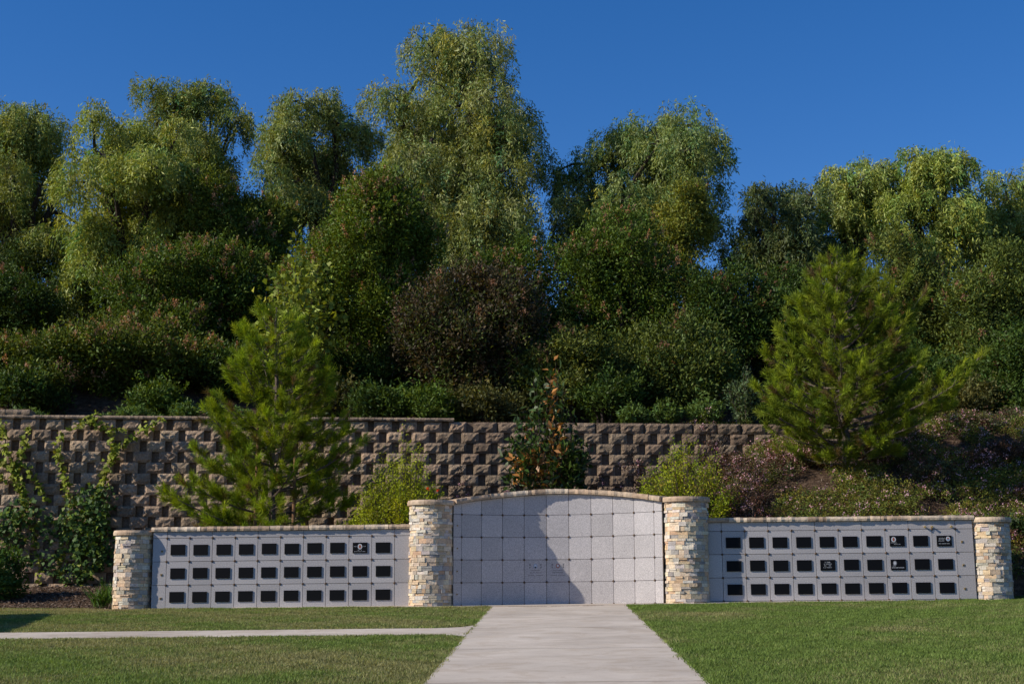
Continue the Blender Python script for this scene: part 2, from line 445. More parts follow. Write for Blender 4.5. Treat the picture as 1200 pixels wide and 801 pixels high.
def wing(name, px0, pz0, px1, pz1, top0, top1, col0, pitch, row0, special, label, tagside, seed, extra=False, rf=1.014):
    """flat wall piece. px0..px1: ends in world x, base z pz0/pz1, col0 = x of the first rosette column"""
    slope = math.atan2(pz1-pz0, px1-px0); L = math.hypot(px1-px0, pz1-pz0)
    root = empty(name, (px0, 0, pz0), (0, -slope, 0)); tag(root, label, 'memorial wall', kind='thing')
    rs = random.Random(seed); Hh = top0
    b = MB(); b.box(.012, L-.012, .024, .50, -.12, Hh-.003); b.build('core', JOINT, root)
    # back face of the structure
    k = MB(); k.box(.006, L-.006, .502, .53, -.15, Hh-.003); k.build('rear_panel', GRANITE, root)
    # frame slabs round the niches: bottom, top, sides
    x0 = col0-px0; x1 = x0+10*pitch; z0 = row0; z1 = row0+3*pitch*rf; rp = (z1-z0)/3
    g = GAP/2
    def slab(nm, a, bb, c, d):
        m = MB(); m.box(a+g, bb-g, 0, .02, c+g, d-g); o = m.build(nm, GRANITE, root, bevel=.0012); return o
    zs = [-.12, z0, z0+rp, z0+2*rp, z1, Hh-.002]
    for i in range(5): slab('border_slab', .006, x0, zs[i], zs[i+1]); slab('border_slab', x1, L-.006, zs[i], zs[i+1])
    for i in range(5):
        a = x0+2*pitch*i
        slab('border_slab', a, a+2*pitch, -.12, z0); slab('border_slab', a, a+2*pitch, z1, Hh-.002)
    for r in range(3):
        for c in range(10):
            m = MB(); m.box(-pitch/2+g, pitch/2-g, 0, .02, -rp/2+g, rp/2-g)
            o = m.build('niche_front', GRANITE, root, bevel=.0015)
            o.location = (x0+pitch*(c+.5), rs.uniform(-.0012, .0012), z0+rp*(r+.5))
            st = special.get((2-r, c), 0)
            plaque(o, rs.uniform(-.003, .003)-.002, rs.uniform(-.004, .003), st, r*10+c+seed)
    for r in range(4):
        for c in range(11): rosette(root, x0+pitch*c, -.002, z0+rp*r)
    for r in range(3): brass_tag(root, (x0-.075 if tagside < 0 else x1+.09), -.0015, z0+rp*(r+.5)-.02)
    for c in (.5, 4.55, 9.55): brass_tag(root, x0+pitch*c, -.0015, z0-.026, s=.026)
    if extra:
        for c in (8.7, 9.0, 9.82):
            m = MB(); m.tube([(0, -.003, 0), (0, -.02, 0), (0, -.045, -.003)], [.016, .013, .017], 8)
            o = m.build('vase_ring', BRASS, root); o.location = (x0+pitch*c, 0, z1+.035)
    # sandstone coping
    m = MB(); a = -.02
    while a < L+.02:
        e = min(a+rs.uniform(.27, .42), L+.02)
        if L+.02-e < .12: e = L+.02
        cap_stone(m, a, e, lambda u, y, z: (u, y, z), rs, -.042, .56, Hh, Hh+.068); a = e
    m.build('coping', CAPST, root)
    return root
def zb(px, py, Y): return P(px, py, Y).z
# left wing
xl0, xl1 = P(176, 717, 0).x, P(482, 714, 0).x
zl0, zl1 = zb(178, 717.2, 0), zb(480, 714.0, 0)
topL = zb(330, 620.6, 0)-zb(330, 715.4, 0)
c0 = P(194.4, 690, 0).x
wing('columbarium_wall', xl0, zl0, xl1, zl1, topL, 0, c0, (P(462.5, 690, 0).x-c0)/10, .052,
     {(0, 8): 1}, 'long low granite memorial wall on the left, only one of its black plaques etched', -1, 3)
xr0, xr1 = P(829, 711, 0).x, P(1146, 707, 0).x
zr0, zr1 = zb(832, 710.5, 0), zb(1143, 707.6, 0)
topR = zb(990, 610.2, 0)-zb(990, 709.1, 0)
c1 = P(847.4, 670, 0).x
wing('columbarium_wall', xr0, zr0, xr1, zr1, topR, 0, c1, (P(1123, 670, 0).x-c1)/10, .08,
     {(0, 7): 2, (0, 9): 4, (1, 4): 5, (1, 7): 3}, 'long low granite memorial wall on the right, four of its black plaques etched', 1, 9, True, .989)

# ------------------------------------------------------------------ curved centre piece
RC = 2.5; XC = (P(531, 650, 0).x+P(777, 650, 0).x)/2; YE = -.03
ZC = zb(654, 712, .55); SLC = .0125
HALF = math.asin((P(777, 650, 0).x-P(531, 650, 0).x)/2/RC); YO = YE-RC*math.cos(HALF)   # circle centre y
def cyl(phi, r, z):           # phi measured from straight back
    x = r*math.sin(phi); return (XC+x, YO+r*math.cos(phi), ZC+z+SLC*x)
zt_end = zb(531, 590.5, YE)-ZC+SLC*1.6; zt_end = (zb(531, 590, YE)+zb(777, 588, YE))/2-ZC
zt_mid = zb(652, 578.3, YO+RC)-ZC
def arch(phi):
    t = min(1, abs(phi)/HALF); return zt_mid-(zt_mid-zt_end)*(t**1.75)
root = empty('columbarium_center_wall', (XC, YO+RC, ZC)); tag(root, 'curved granite memorial wall in the middle with an arched stone coping and plain square niches', 'memorial wall', kind='thing')
DP = R(8.15); ROW = .350; Z0 = .055
CP0 = -4.5*DP
def loc(p): return (p[0]-XC, p[1]-(YO+RC), p[2]-ZC)
def slab_c(nm, pa, pb, za, zbb, ztop=None, marks=None, mats=GRANITE, t=.02):
    """flat slab chord between angles pa and pb (front at radius RC), optional arched top"""
    m = MB(); a = Vector(cyl(pa, RC, 0)); b = Vector(cyl(pb, RC, 0)); mid = (pa+pb)/2
    u = (b-a); Lw = u.length; u.normalize(); n = Vector((math.sin(mid), math.cos(mid), 0)); g = GAP/2
    c = Vector(loc((a+b)/2))
    ta = zbb if ztop is None else ztop(pa); tb = zbb if ztop is None else ztop(pb)
    def q(s, y, z): return c+u*s+n*y+Vector((0, 0, z))
    cor = [(-Lw/2+g, za+g), (Lw/2-g, za+g), (Lw/2-g, tb-g), (-Lw/2+g, ta-g)]
    f = [q(s, 0, z) for s, z in cor]; bk = [q(s, t, z) for s, z in cor]
    m.poly(f); m.poly(bk[::-1])
    for i in range(4): j = (i+1) % 4; m.poly([f[j], f[i], bk[i], bk[j]])
    # make the four sides share vertices for the bevel
    if marks: marks(m, lambda s, z: q(s, -.0015, z), za, zbb)
    o = m.build(nm, mats, root)
    return o
rs = random.Random(4)
def marks_a(col):
    def fn(m, q, za, zb_):
        cz = (za+zb_)/2
        def rect(x0, x1, z0, z1, mi): m.poly([q(x0, cz+z0), q(x1, cz+z0), q(x1, cz+z1), q(x0, cz+z1)], mi=mi)
        def oval(x, z, rx, rz, mi, d=0): m.poly([q(x+rx*math.cos(6.2832*i/16), cz+z+rz*math.sin(6.2832*i/16))-Vector((0, d, 0)) for i in range(16)], mi=mi)
        for sx in (-1, 1):                      # column characters at both sides
            for zz in (.085, .045):
                x = sx*.088
                rect(x-.012, x+.012, zz+.018, zz+.023, 1); rect(x-.012, x+.012, zz+.004, zz+.009, 1); rect(x-.003, x+.003, zz-.004, zz+.0145, 1)
        oval(0, .075, .03, .036, 2 if col else 3); oval(0, .078, .017, .022, 4, .001)
        if not col: oval(0, .055, .015, .013, 1, .002)
        for x0, x1, z, h in ((-.07, .075, .0, .014), (-.08, .085, -.035, .017), (-.11, -.02, -.075, .013), (.01, .115, -.075, .013)):
            x = x0
            while x < x1:
                rect(x, x+h*.3, z, z+h, 1); rect(x+h*.3, x+h*.75, z+h*.35, z+h*.6, 1) if rs.random() < .7 else rect(x+h*.3, x+h*.75, z+h*.8, z+h, 1)
                x += h*1.25
    return fn
for r in range(4):
    for c in range(9):
        pa = CP0+DP*c; mk = None
        if r == 1 and c == 3: mk = marks_a(0)
        if r == 1 and c == 4: mk = marks_a(1)
        slab_c('niche_front', pa, pa+DP, Z0+ROW*r, Z0+ROW*(r+1), marks=mk, mats=[GRANITE, ENGR, PHOTO_R, PHOTO_B, ETCH] if mk else GRANITE)
ztopf = Z0+4*ROW
EP = HALF-.004
for c in range(9): slab_c('border_slab', CP0+DP*c, CP0+DP*(c+1), ztopf, 0, ztop=lambda p: arch(p)-.002)
for c in range(0, 9, 3): slab_c('border_slab', CP0+DP*c, CP0+DP*(c+3), -.1, Z0) if 0 else [slab_c('border_slab', CP0+DP*(c+k), CP0+DP*(c+k+1), -.1, Z0) for k in range(3)]
for sgn in (-1, 1):
    pa, pb = (-EP, CP0) if sgn < 0 else (-CP0, EP)
    zz = [-.1, Z0, Z0+ROW, Z0+2*ROW, Z0+3*ROW, ztopf]
    for i in range(5): slab_c('border_slab', pa, pb, zz[i], zz[i+1])
    slab_c('border_slab', pa, pb, ztopf, 0, ztop=lambda p: arch(p)-.002)
for r in range(5):
    for c in range(10):
        ph = CP0+DP*c; p = loc(cyl(ph, RC-.003, Z0+ROW*r)); rosette(root, p[0], p[1], p[2], -ph)
for r in range(4):
    ph = CP0-R(1.9); p = loc(cyl(ph, RC-.002, Z0+ROW*(r+.5))); brass_tag(root, *p, rz=-ph, s=.022)
for c in (.45, 4.5, 8.5):
    ph = CP0+DP*c; p = loc(cyl(ph, RC-.008, Z0-.038)); brass_tag(root, *p, rz=-ph, s=.024)
m = MB(); n = 24
for i in range(n):
    pa = -EP+2*EP*i/n; pb = -EP+2*EP*(i+1)/n
    f = [Vector(loc(cyl(pa, RC+.03, -.1))), Vector(loc(cyl(pb, RC+.03, -.1))), Vector(loc(cyl(pb, RC+.03, arch(pb)-.01))), Vector(loc(cyl(pa, RC+.03, arch(pa)-.01)))]
    k = [Vector(loc(cyl(pa, RC+.45, -.1))), Vector(loc(cyl(pb, RC+.45, -.1))), Vector(loc(cyl(pb, RC+.45, arch(pb)-.01))), Vector(loc(cyl(pa, RC+.45, arch(pa)-.01)))]
    m.poly(f); m.poly(k[::-1]); m.poly([f[3], f[2], k[2], k[3]])
m.build('core', JOINT, root)
m = MB(); s = -EP*RC
OVC = .07
def fcap(u, y, z):
    ph = u/RC; p = cyl(ph, RC+y, arch(ph)+z); return loc(p)
while s < EP*RC:
    e = min(s+rs.uniform(.28, .4), EP*RC)
    if EP*RC-e < .12: e = EP*RC
    cap_stone(m, s, e, fcap, rs, -OVC, .5, 0, .075); s = e
m.build('coping', CAPST, root)

# ------------------------------------------------------------------ ledger stone pillars
PAL = [((.66, .50, .33), 6), ((.70, .58, .42), 6), ((.72, .64, .51), 4), ((.58, .40, .25), 3), ((.44, .40, .37), 2), ((.56, .50, .43), 3), ((.34, .31, .28), 1), ((.68, .49, .30), 2), ((.52, .45, .36), 2)]
PALF = [c for c, n_ in PAL for _ in range(n_)]
def pillar(px_c, Y, r, zb0, zt, label, seed, cap_h=.075, ov=.045):
    root = empty('stone_pillar', (px_c, Y, zb0)); tag(root, label, 'pillar', 'round pillars of stacked ledger stone', kind='thing')
    rs = random.Random(seed); hgt_ = zt-zb0; m = MB(); z = -.06
    n = 36
    for i in range(n):                       # mortar core
        a = 2*math.pi*i/n; b = 2*math.pi*(i+1)/n
        m.poly([((r-.012)*math.cos(a), (r-.012)*math.sin(a), -.1), ((r-.012)*math.cos(b), (r-.012)*math.sin(b), -.1), ((r-.012)*math.cos(b), (r-.012)*math.sin(b), hgt_), ((r-.012)*math.cos(a), (r-.012)*math.sin(a), hgt_)], (.16, .13, .10))
    while z < hgt_-.002:
        h = min(rs.choice([.04, .05, .055, .065, .075]), hgt_-z)
        if hgt_-z-h < .02: h = hgt_-z
        a = rs.uniform(0, .3); end = a+2*math.pi
        while a < end-1e-4:
            w_ = rs.uniform(.05, .17)/r; b = min(a+w_, end)
            if end-b < .05/r: b = end
            col = rs.choice(PALF); s_ = rs.uniform(.8, 1.12); col = tuple(min(.85, c*s_*rs.uniform(.96, 1.04)) for c in col)
            subs = [(z, z+h)] if rs.random() < .75 or h < .044 else [(z, z+h*.5), (z+h*.5, z+h)]
            for (z0, z1) in subs:
                pr_ = r+rs.uniform(.0, .02); pr2 = pr_+rs.uniform(-.005, .005); g = .0012; ga = g/r
                def v(an, rr, zz): return (rr*math.cos(an), rr*math.sin(an), zz)
                pts = [v(a+ga, pr_, z0+g), v(b-ga, pr2, z0+g), v(b-ga, pr2-.002, z1-g), v(a+ga, pr_-.002, z1-g)]
                inn = [v(a+ga, r-.02, z0+g), v(b-ga, r-.02, z0+g), v(b-ga, r-.02, z1-g), v(a+ga, r-.02, z1-g)]
                bb = len(m.v); m.v += pts+inn; m.c += [col]*8
                for f in ((0, 1, 2, 3), (1, 0, 4, 5), (3, 2, 6, 7), (0, 3, 7, 4), (2, 1, 5, 6)):
                    m.f.append(tuple(bb+i for i in f)); m.mi.append(0)
            a = b
        z += h
    m.build('stone_shaft', LEDGE, root)
    c = MB(); nst = 8; off = rs.uniform(0, 1)
    for k in range(nst):                     # coping ring of cut sandstone
        a0 = off+2*math.pi*k/nst; a1 = off+2*math.pi*(k+1)/nst
        tc = rs.choice([(.50, .37, .25), (.56, .43, .30), (.46, .33, .22)]); q = 6
        for i in range(q):
            a = a0+(a1-a0)*i/q+(.003 if i == 0 else 0); b = a0+(a1-a0)*(i+1)/q-(.003 if i == q-1 else 0)
            j = [rs.uniform(-.004, .004) for _ in range(2)]
            R0 = r+ov
            def v(an, rr, zz): return (rr*math.cos(an), rr*math.sin(an), zz)
            c.poly([v(a, R0-.004, hgt_), v(b, R0-.004, hgt_), v(b, R0, hgt_+cap_h*.5), v(a, R0, hgt_+cap_h*.5)], tc)
            c.poly([v(a, R0, hgt_+cap_h*.5), v(b, R0, hgt_+cap_h*.5), v(b, R0-.012, hgt_+cap_h), v(a, R0-.012, hgt_+cap_h)], tc)
            c.poly([v(a, R0-.012, hgt_+cap_h), v(b, R0-.012, hgt_+cap_h), (0, 0, hgt_+cap_h+.012)], tc)
            c.poly([v(b, R0-.004, hgt_), v(a, R0-.004, hgt_), v(a, .05, hgt_), v(b, .05, hgt_)], tc)
    c.build('coping', CAPST, root)
YP = .07
xc = lambda px: P(px, 660, YP).x
pillar(xc(505.2), YP, .337, zb(505, 714.5, YP-.3), zb(505, 591, YP-.3), 'tall round stone pillar on the left side of the curved granite wall', 21)
pillar(xc(804.8), YP, .337, zb(805, 711.5, YP-.3), zb(805, 587, YP-.3), 'tall round stone pillar on the right side of the curved granite wall', 22)
YQ = .17
xc = lambda px: P(px, 660, YQ).x
pillar(xc(157.5), YQ, .298, zb(158, 718, YQ-.3), zb(158, 626.5, YQ-.3), 'short round stone pillar at the far left end, beside the wall with vines', 23)
pillar(xc(1161), YQ, .298, zb(1162, 707, YQ-.3), zb(1162, 611, YQ-.3), 'short round stone pillar at the far right end, beside the flowering bank', 24)

# a further memorial wall just left of the view, whose shadow reaches the lawn
def offwall():
    root = empty('granite_wall', (-10.2, -4.4, H(-10.2, -4.4)), (0, 0, R(-82))); tag(root, 'plain granite wall outside the left edge, seen only by its shadow on the lawn', 'wall', kind='thing')
    m = MB(); m.box(-2.05, 2.05, -.2, .2, -.2, 2.1); m.build('wall_body', GRANITE, root, bevel=.01)
    m = MB(); m.box(-2.1, 2.1, -.26, .26, 2.1, 2.18, tint=(.5, .37, .25)); m.build('coping', CAPST, root, bevel=.008)
offwall()

# ------------------------------------------------------------------ retaining wall
def retaining():
    m = MB(); rs = random.Random(31); BH = .2025; nrow = 18; PER = .47; FW = .335
    X0, X1 = -20.0, 14.0; zbase = -.15; nt_ = 0
    ang = math.atan(.088); ca, sa = math.cos(ang), math.sin(ang)
    def fr(s, dep, z): return (X0+s*ca-dep*sa, wall_Y(X0)+s*sa+dep*ca, z)
    L = (X1-X0)/ca; ztop = 3.41; rows = 18; z0 = ztop-rows*BH
    for r in range(rows):
        z = z0+r*BH; back = (r-rows)*.012+.02
        off = (r % 2)*PER/2; top = (r == rows-1)
        s = -PER+off
        while s < L:
            s0 = s+rs.uniform(-.006, .006); fw = FW+rs.uniform(-.008, .008)
            if top and s*ca+X0 > -1.9: fw = PER-.03+rs.uniform(-.01, .01)
            v = rs.uniform(.72, 1.2)*(1.18-.40*float(sstep(-4.5, 0.5, s*ca+X0))); tc = (.325*v*rs.uniform(.96, 1.04), .238*v, .162*v)  # tint drops towards the right: tree shade painted into the block colour
            nx, nz = (6, 4); b = len(m.v)
            for j in range(nz+1):
                for i in range(nx+1):
                    edge = (i in (0, nx)) or (j in (0, nz))
                    dep = back-(.0 if edge else rs.uniform(.012, .036))+(rs.uniform(-.004, .01) if edge else 0)
                    jx = 0 if i in (0, nx) else rs.uniform(-.012, .012); jz = 0 if j in (0, nz) else rs.uniform(-.01, .01)
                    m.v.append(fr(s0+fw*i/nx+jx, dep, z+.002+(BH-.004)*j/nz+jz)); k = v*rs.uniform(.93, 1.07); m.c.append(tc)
            for j in range(nz):
                for i in range(nx):
                    a = b+j*(nx+1)+i; m.f.append((a, a+1, a+nx+2, a+nx+1)); m.mi.append(0)
            # side and top faces back to the recess plane
            D = back+.085
            ring = [(i, 0) for i in range(nx+1)]+[(nx, j) for j in range(1, nz+1)]+[(i, nz) for i in range(nx-1, -1, -1)]+[(0, j) for j in range(nz-1, 0, -1)]
            bb = len(m.v)
            for (i, j) in ring:
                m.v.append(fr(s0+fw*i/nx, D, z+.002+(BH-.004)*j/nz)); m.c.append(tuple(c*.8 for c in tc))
            n = len(ring)
            for k in range(n):
                a = b+ring[k][1]*(nx+1)+ring[k][0]; c = b+ring[(k+1) % n][1]*(nx+1)+ring[(k+1) % n][0]
                m.f.append((c, a, bb+k, bb+(k+1) % n)); m.mi.append(0)
            s += PER
        # recess plane of this row
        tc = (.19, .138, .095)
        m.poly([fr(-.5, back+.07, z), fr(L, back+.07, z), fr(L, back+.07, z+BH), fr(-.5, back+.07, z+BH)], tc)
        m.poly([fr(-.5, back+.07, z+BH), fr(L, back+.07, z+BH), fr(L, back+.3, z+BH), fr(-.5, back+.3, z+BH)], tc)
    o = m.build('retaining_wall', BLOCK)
    tag(o, 'tall brown split face block retaining wall with open staggered joints behind the memorial walls', 'retaining wall', kind='thing')
    # the thin cap course, only on the left half
    c = MB()
    def course(sa_, sb_, z, h, per):
        s = sa_
        while s < sb_:
            v = rs.uniform(.9, 1.2); tc = (.31*v, .23*v, .16*v); w0 = per-.006; b = len(c.v); nx = 6
            for i in range(nx+1):
                d = -.05+rs.uniform(-.01, .008)
                for (dd, zz) in ((d+.01, z+.004), (d, z+h*.5), (d+.015, z+h), (.35, z+h), (.35, z+.004)):
                    c.v.append(fr(s+w0*i/nx, dd, zz)); c.c.append(tc)
            for i in range(nx):
                for k in range(5):
                    a0 = b+i*5+k; a1 = b+i*5+(k+1) % 5; c.f.append((a0, a0+5, a1+5, a1)); c.mi.append(0)
            c.f.append(tuple(b+k for k in range(5))); c.f.append(tuple(b+nx*5+4-k for k in range(5))); c.mi += [0, 0]
            s += per
    sx = lambda px: (P(px, 487, wall_Y(P(px, 487, 4.5).x)).x-X0)/ca
    course(0, sx(512), 3.412, .065, .455)
    course(sx(-200), sx(22), 3.479, .10, .455)
    q = c.build('cap_course', BLOCK, o)
retaining()
# ================================================================== vegetation
def unit(a): return a/np.maximum(np.linalg.norm(a, axis=-1, keepdims=True), 1e-9)
def rnd_dir(n): return unit(RNG.normal(size=(n, 3)))

def leaf_geo(c, d, n, L, W, fold=.18, bend=.0, mid=.45):
    """diamond leaves: base c, direction d, normal n"""
    L = np.broadcast_to(np.asarray(L, float), (len(c),))[:, None]; W = np.broadcast_to(np.asarray(W, float), (len(c),))[:, None]
    s = unit(np.cross(d, n)); nn = np.cross(s, d)
    a = c; t = c+d*L-nn*L*bend
    m = c+d*L*mid+nn*W*fold
    return np.stack([a, m+s*W/2, t, m-s*W/2], 1).reshape(-1, 3)
def leaves_obj(name, parts, mat, parent):
    """parts: list of (verts, tint per leaf)"""
    v = np.concatenate([p[0] for p in parts]); t = np.concatenate([p[1] for p in parts])
    f = np.arange(len(v)).reshape(-1, 4)
    o = np_mesh(name, v, f, 4, mat, parent, tint=np.repeat(t, 4, 0))
    return o
def tints(n, base, var=.28, warm=.09, alt=None, p=0):
    b = np.array(base)[None]*RNG.uniform(1-var, 1+var, (n, 1))
    b = b*(1+RNG.normal(0, warm, (n, 1))*np.array([[1, .25, -.6]]))
    if alt is not None:
        k = RNG.random(n) < p; b[k] = np.array(alt)*RNG.uniform(.7, 1.3, (k.sum(), 1))
    return np.clip(b, .004, .9)

def bow(a, b, sag, n=7, rs=random):
    a = Vector(a); b = Vector(b); out = []
    side = Vector((rs.uniform(-1, 1), rs.uniform(-1, 1), 0))*(b-a).length*.06
    for i in range(n):
        t = i/(n-1); p = a.lerp(b, t); p.z += sag*math.sin(math.pi*t)*(b-a).length
        p += side*math.sin(math.pi*t)+Vector((rs.uniform(-1, 1), rs.uniform(-1, 1), rs.uniform(-1, 1)))*(b-a).length*.018*(0 < i < n-1)
        out.append(p)
    return out

def box_px(x0, x1, yt, yb, Y):
    """crown box in world coordinates: centre x, half width, top z, bottom z"""
    a = P(x0, (yt+yb)/2, Y); b = P(x1, (yt+yb)/2, Y); t = P((x0+x1)/2, yt, Y); l = P((x0+x1)/2, yb, Y)
    return (a.x+b.x)/2, (b.x-a.x)/2, t.z, l.z

# ---------------------------------------------------------------- weeping pepper trees
def pepper(x0, x1, yt, yb, Y, label, seed, dens=1.0, col=(.135, .19, .06), lobes=34, hang=1.0, trunkx=None):
    cx, hw, zt, zb_ = box_px(x0, x1, yt, yb, Y); hw *= 1.15; rs = random.Random(seed)
    gz = H(cx, Y)-.1; tx = trunkx if trunkx is not None else cx+rs.uniform(-.2, .2)*hw
    root = empty('pepper_tree', (tx, Y, gz)); tag(root, label, 'tree', 'weeping pepper trees along the hill top')
    C = np.array([cx-tx, 0, (zt+zb_)/2-gz]); rz = (zt-zb_)/2; rd = hw*.95
    # a few separate masses, each carrying many small billows, so that the outline stays uneven
    L = []; M_ = []
    nm = 7 if hw < 1.6 else 11
    while len(M_) < nm:
        p = np.array([rs.uniform(-1, 1), rs.uniform(-1, 1), rs.uniform(-.9, 1)]); r = np.linalg.norm(p)
        if r > 1 or r < .5: continue
        p = p*.72
        if any(np.linalg.norm(p-q) < .36 for q in M_) and rs.random() < .93: continue
        M_.append(p)
    M_.append(np.array([rs.uniform(-.1, .1), 0, .70])); M_.append(np.array([0, 0, .05]))
    while len(L) < lobes:
        mc = rs.choice(M_) if len(L) % 10 < 5 else np.array([rs.uniform(-.62, .62), rs.uniform(-.62, .62), rs.uniform(-.9, .62)]); q = np.array([rs.gauss(0, 1) for _ in range(3)]); q = q/np.linalg.norm(q)*rs.uniform(.10, .50)
        p = mc+q; r = np.linalg.norm(p)
        if r > 1.04: continue
        sz = rs.uniform(.15, .31)
        if p[2]+sz > 1.0: p[2] = 1.0-sz
        if p[2] > .55: p[:2] *= .8
        L.append((C+p*np.array([hw, rd, rz]), sz*min(hw, rz*.9), r))
    parts = []
    for (lc, lr, _) in L:
        ns = int(88*dens*(lr/.9)**1.6)+9
        d = rnd_dir(ns); d[:, 2] = np.abs(d[:, 2])*1.1-.35; d = unit(d)
        st = lc+d*lr*RNG.uniform(.55, 1.05, (ns, 1))
        out = d.copy(); out[:, 2] = 0; out = unit(out+RNG.normal(0, .25, (ns, 3))*np.array([1, 1, 0]))
        ln = RNG.uniform(.3, 1.0, ns)*hang*(.5+.45*lr)
        nl = 36
        t = (np.arange(nl)/nl)[None, :, None]+RNG.uniform(0, 1/nl, (ns, nl, 1))
        lnn = ln[:, None, None]
        pos = st[:, None, :]+out[:, None, :]*.30*(1-np.exp(-t*3))*lnn+np.array([0, 0, 1])[None, None]*(.10*np.sin(np.minimum(t*4, 3.14))-t**1.35)*lnn
        pos = pos+RNG.normal(0, .06, pos.shape)+RNG.normal(0, .03, (ns, 1, 3))*t
        pos = pos.reshape(-1, 3); n = len(pos)
        dd = RNG.normal(0, .75, (n, 3)); dd[:, 2] -= RNG.uniform(.5, 1.4, n); dd += np.repeat(out, nl, 0)*.25; dd = unit(dd)
        base = tints(ns, col, .34, .20, (col[0]*1.5, col[1]*1.35, col[2]*1.9), .2); tt = np.repeat(base, nl, 0)*RNG.uniform(.75, 1.25, (n, 1))
        parts.append((leaf_geo(pos, dd, rnd_dir(n), RNG.uniform(.08, .18, n), RNG.uniform(.022, .040, n)), tt))
    leaves_obj('foliage', parts, LEAF_P, root)
    m = MB(); fork = Vector((rs.uniform(-.2, .2), 0, max(.8, (C[2]-rz*.75))))
    r0 = .16+.03*hw
    m.tube(bow((0, 0, -.2), fork, .0, 6, rs), [r0*1.3, r0*1.1, r0, r0*.95, r0*.9, r0*.85], 9)
    mains = []
    for k in range(6):
        a = k*2.4+rs.uniform(-.4, .4); q = Vector((C[0]+math.cos(a)*hw*.38, math.sin(a)*rd*.38, C[2]+rs.uniform(-.1, .45)*rz))
        pts = bow(fork, q, .05, 7, rs); mains.append(pts)
        m.tube(pts, [r0*.62*(1-.11*i) for i in range(7)], 7)
    for (lc, lr, _) in L:
        e = Vector(lc); best = min((p for pts in mains for p in pts[2:]), key=lambda p: (p-e).length)
        m.tube(bow(best, e, .08, 6, rs), [r0*.26*(1-.15*i) for i in range(6)], 5)
        for _ in range(4):
            q = e+Vector((rs.uniform(-1, 1), rs.uniform(-1, 1), rs.uniform(-.3, .8)))*lr*.8
            m.tube(bow(e, q, .1, 4, rs), [.028, .02, .013, .006], 4)
    m.build('trunk', BARK_D, root)
    return root

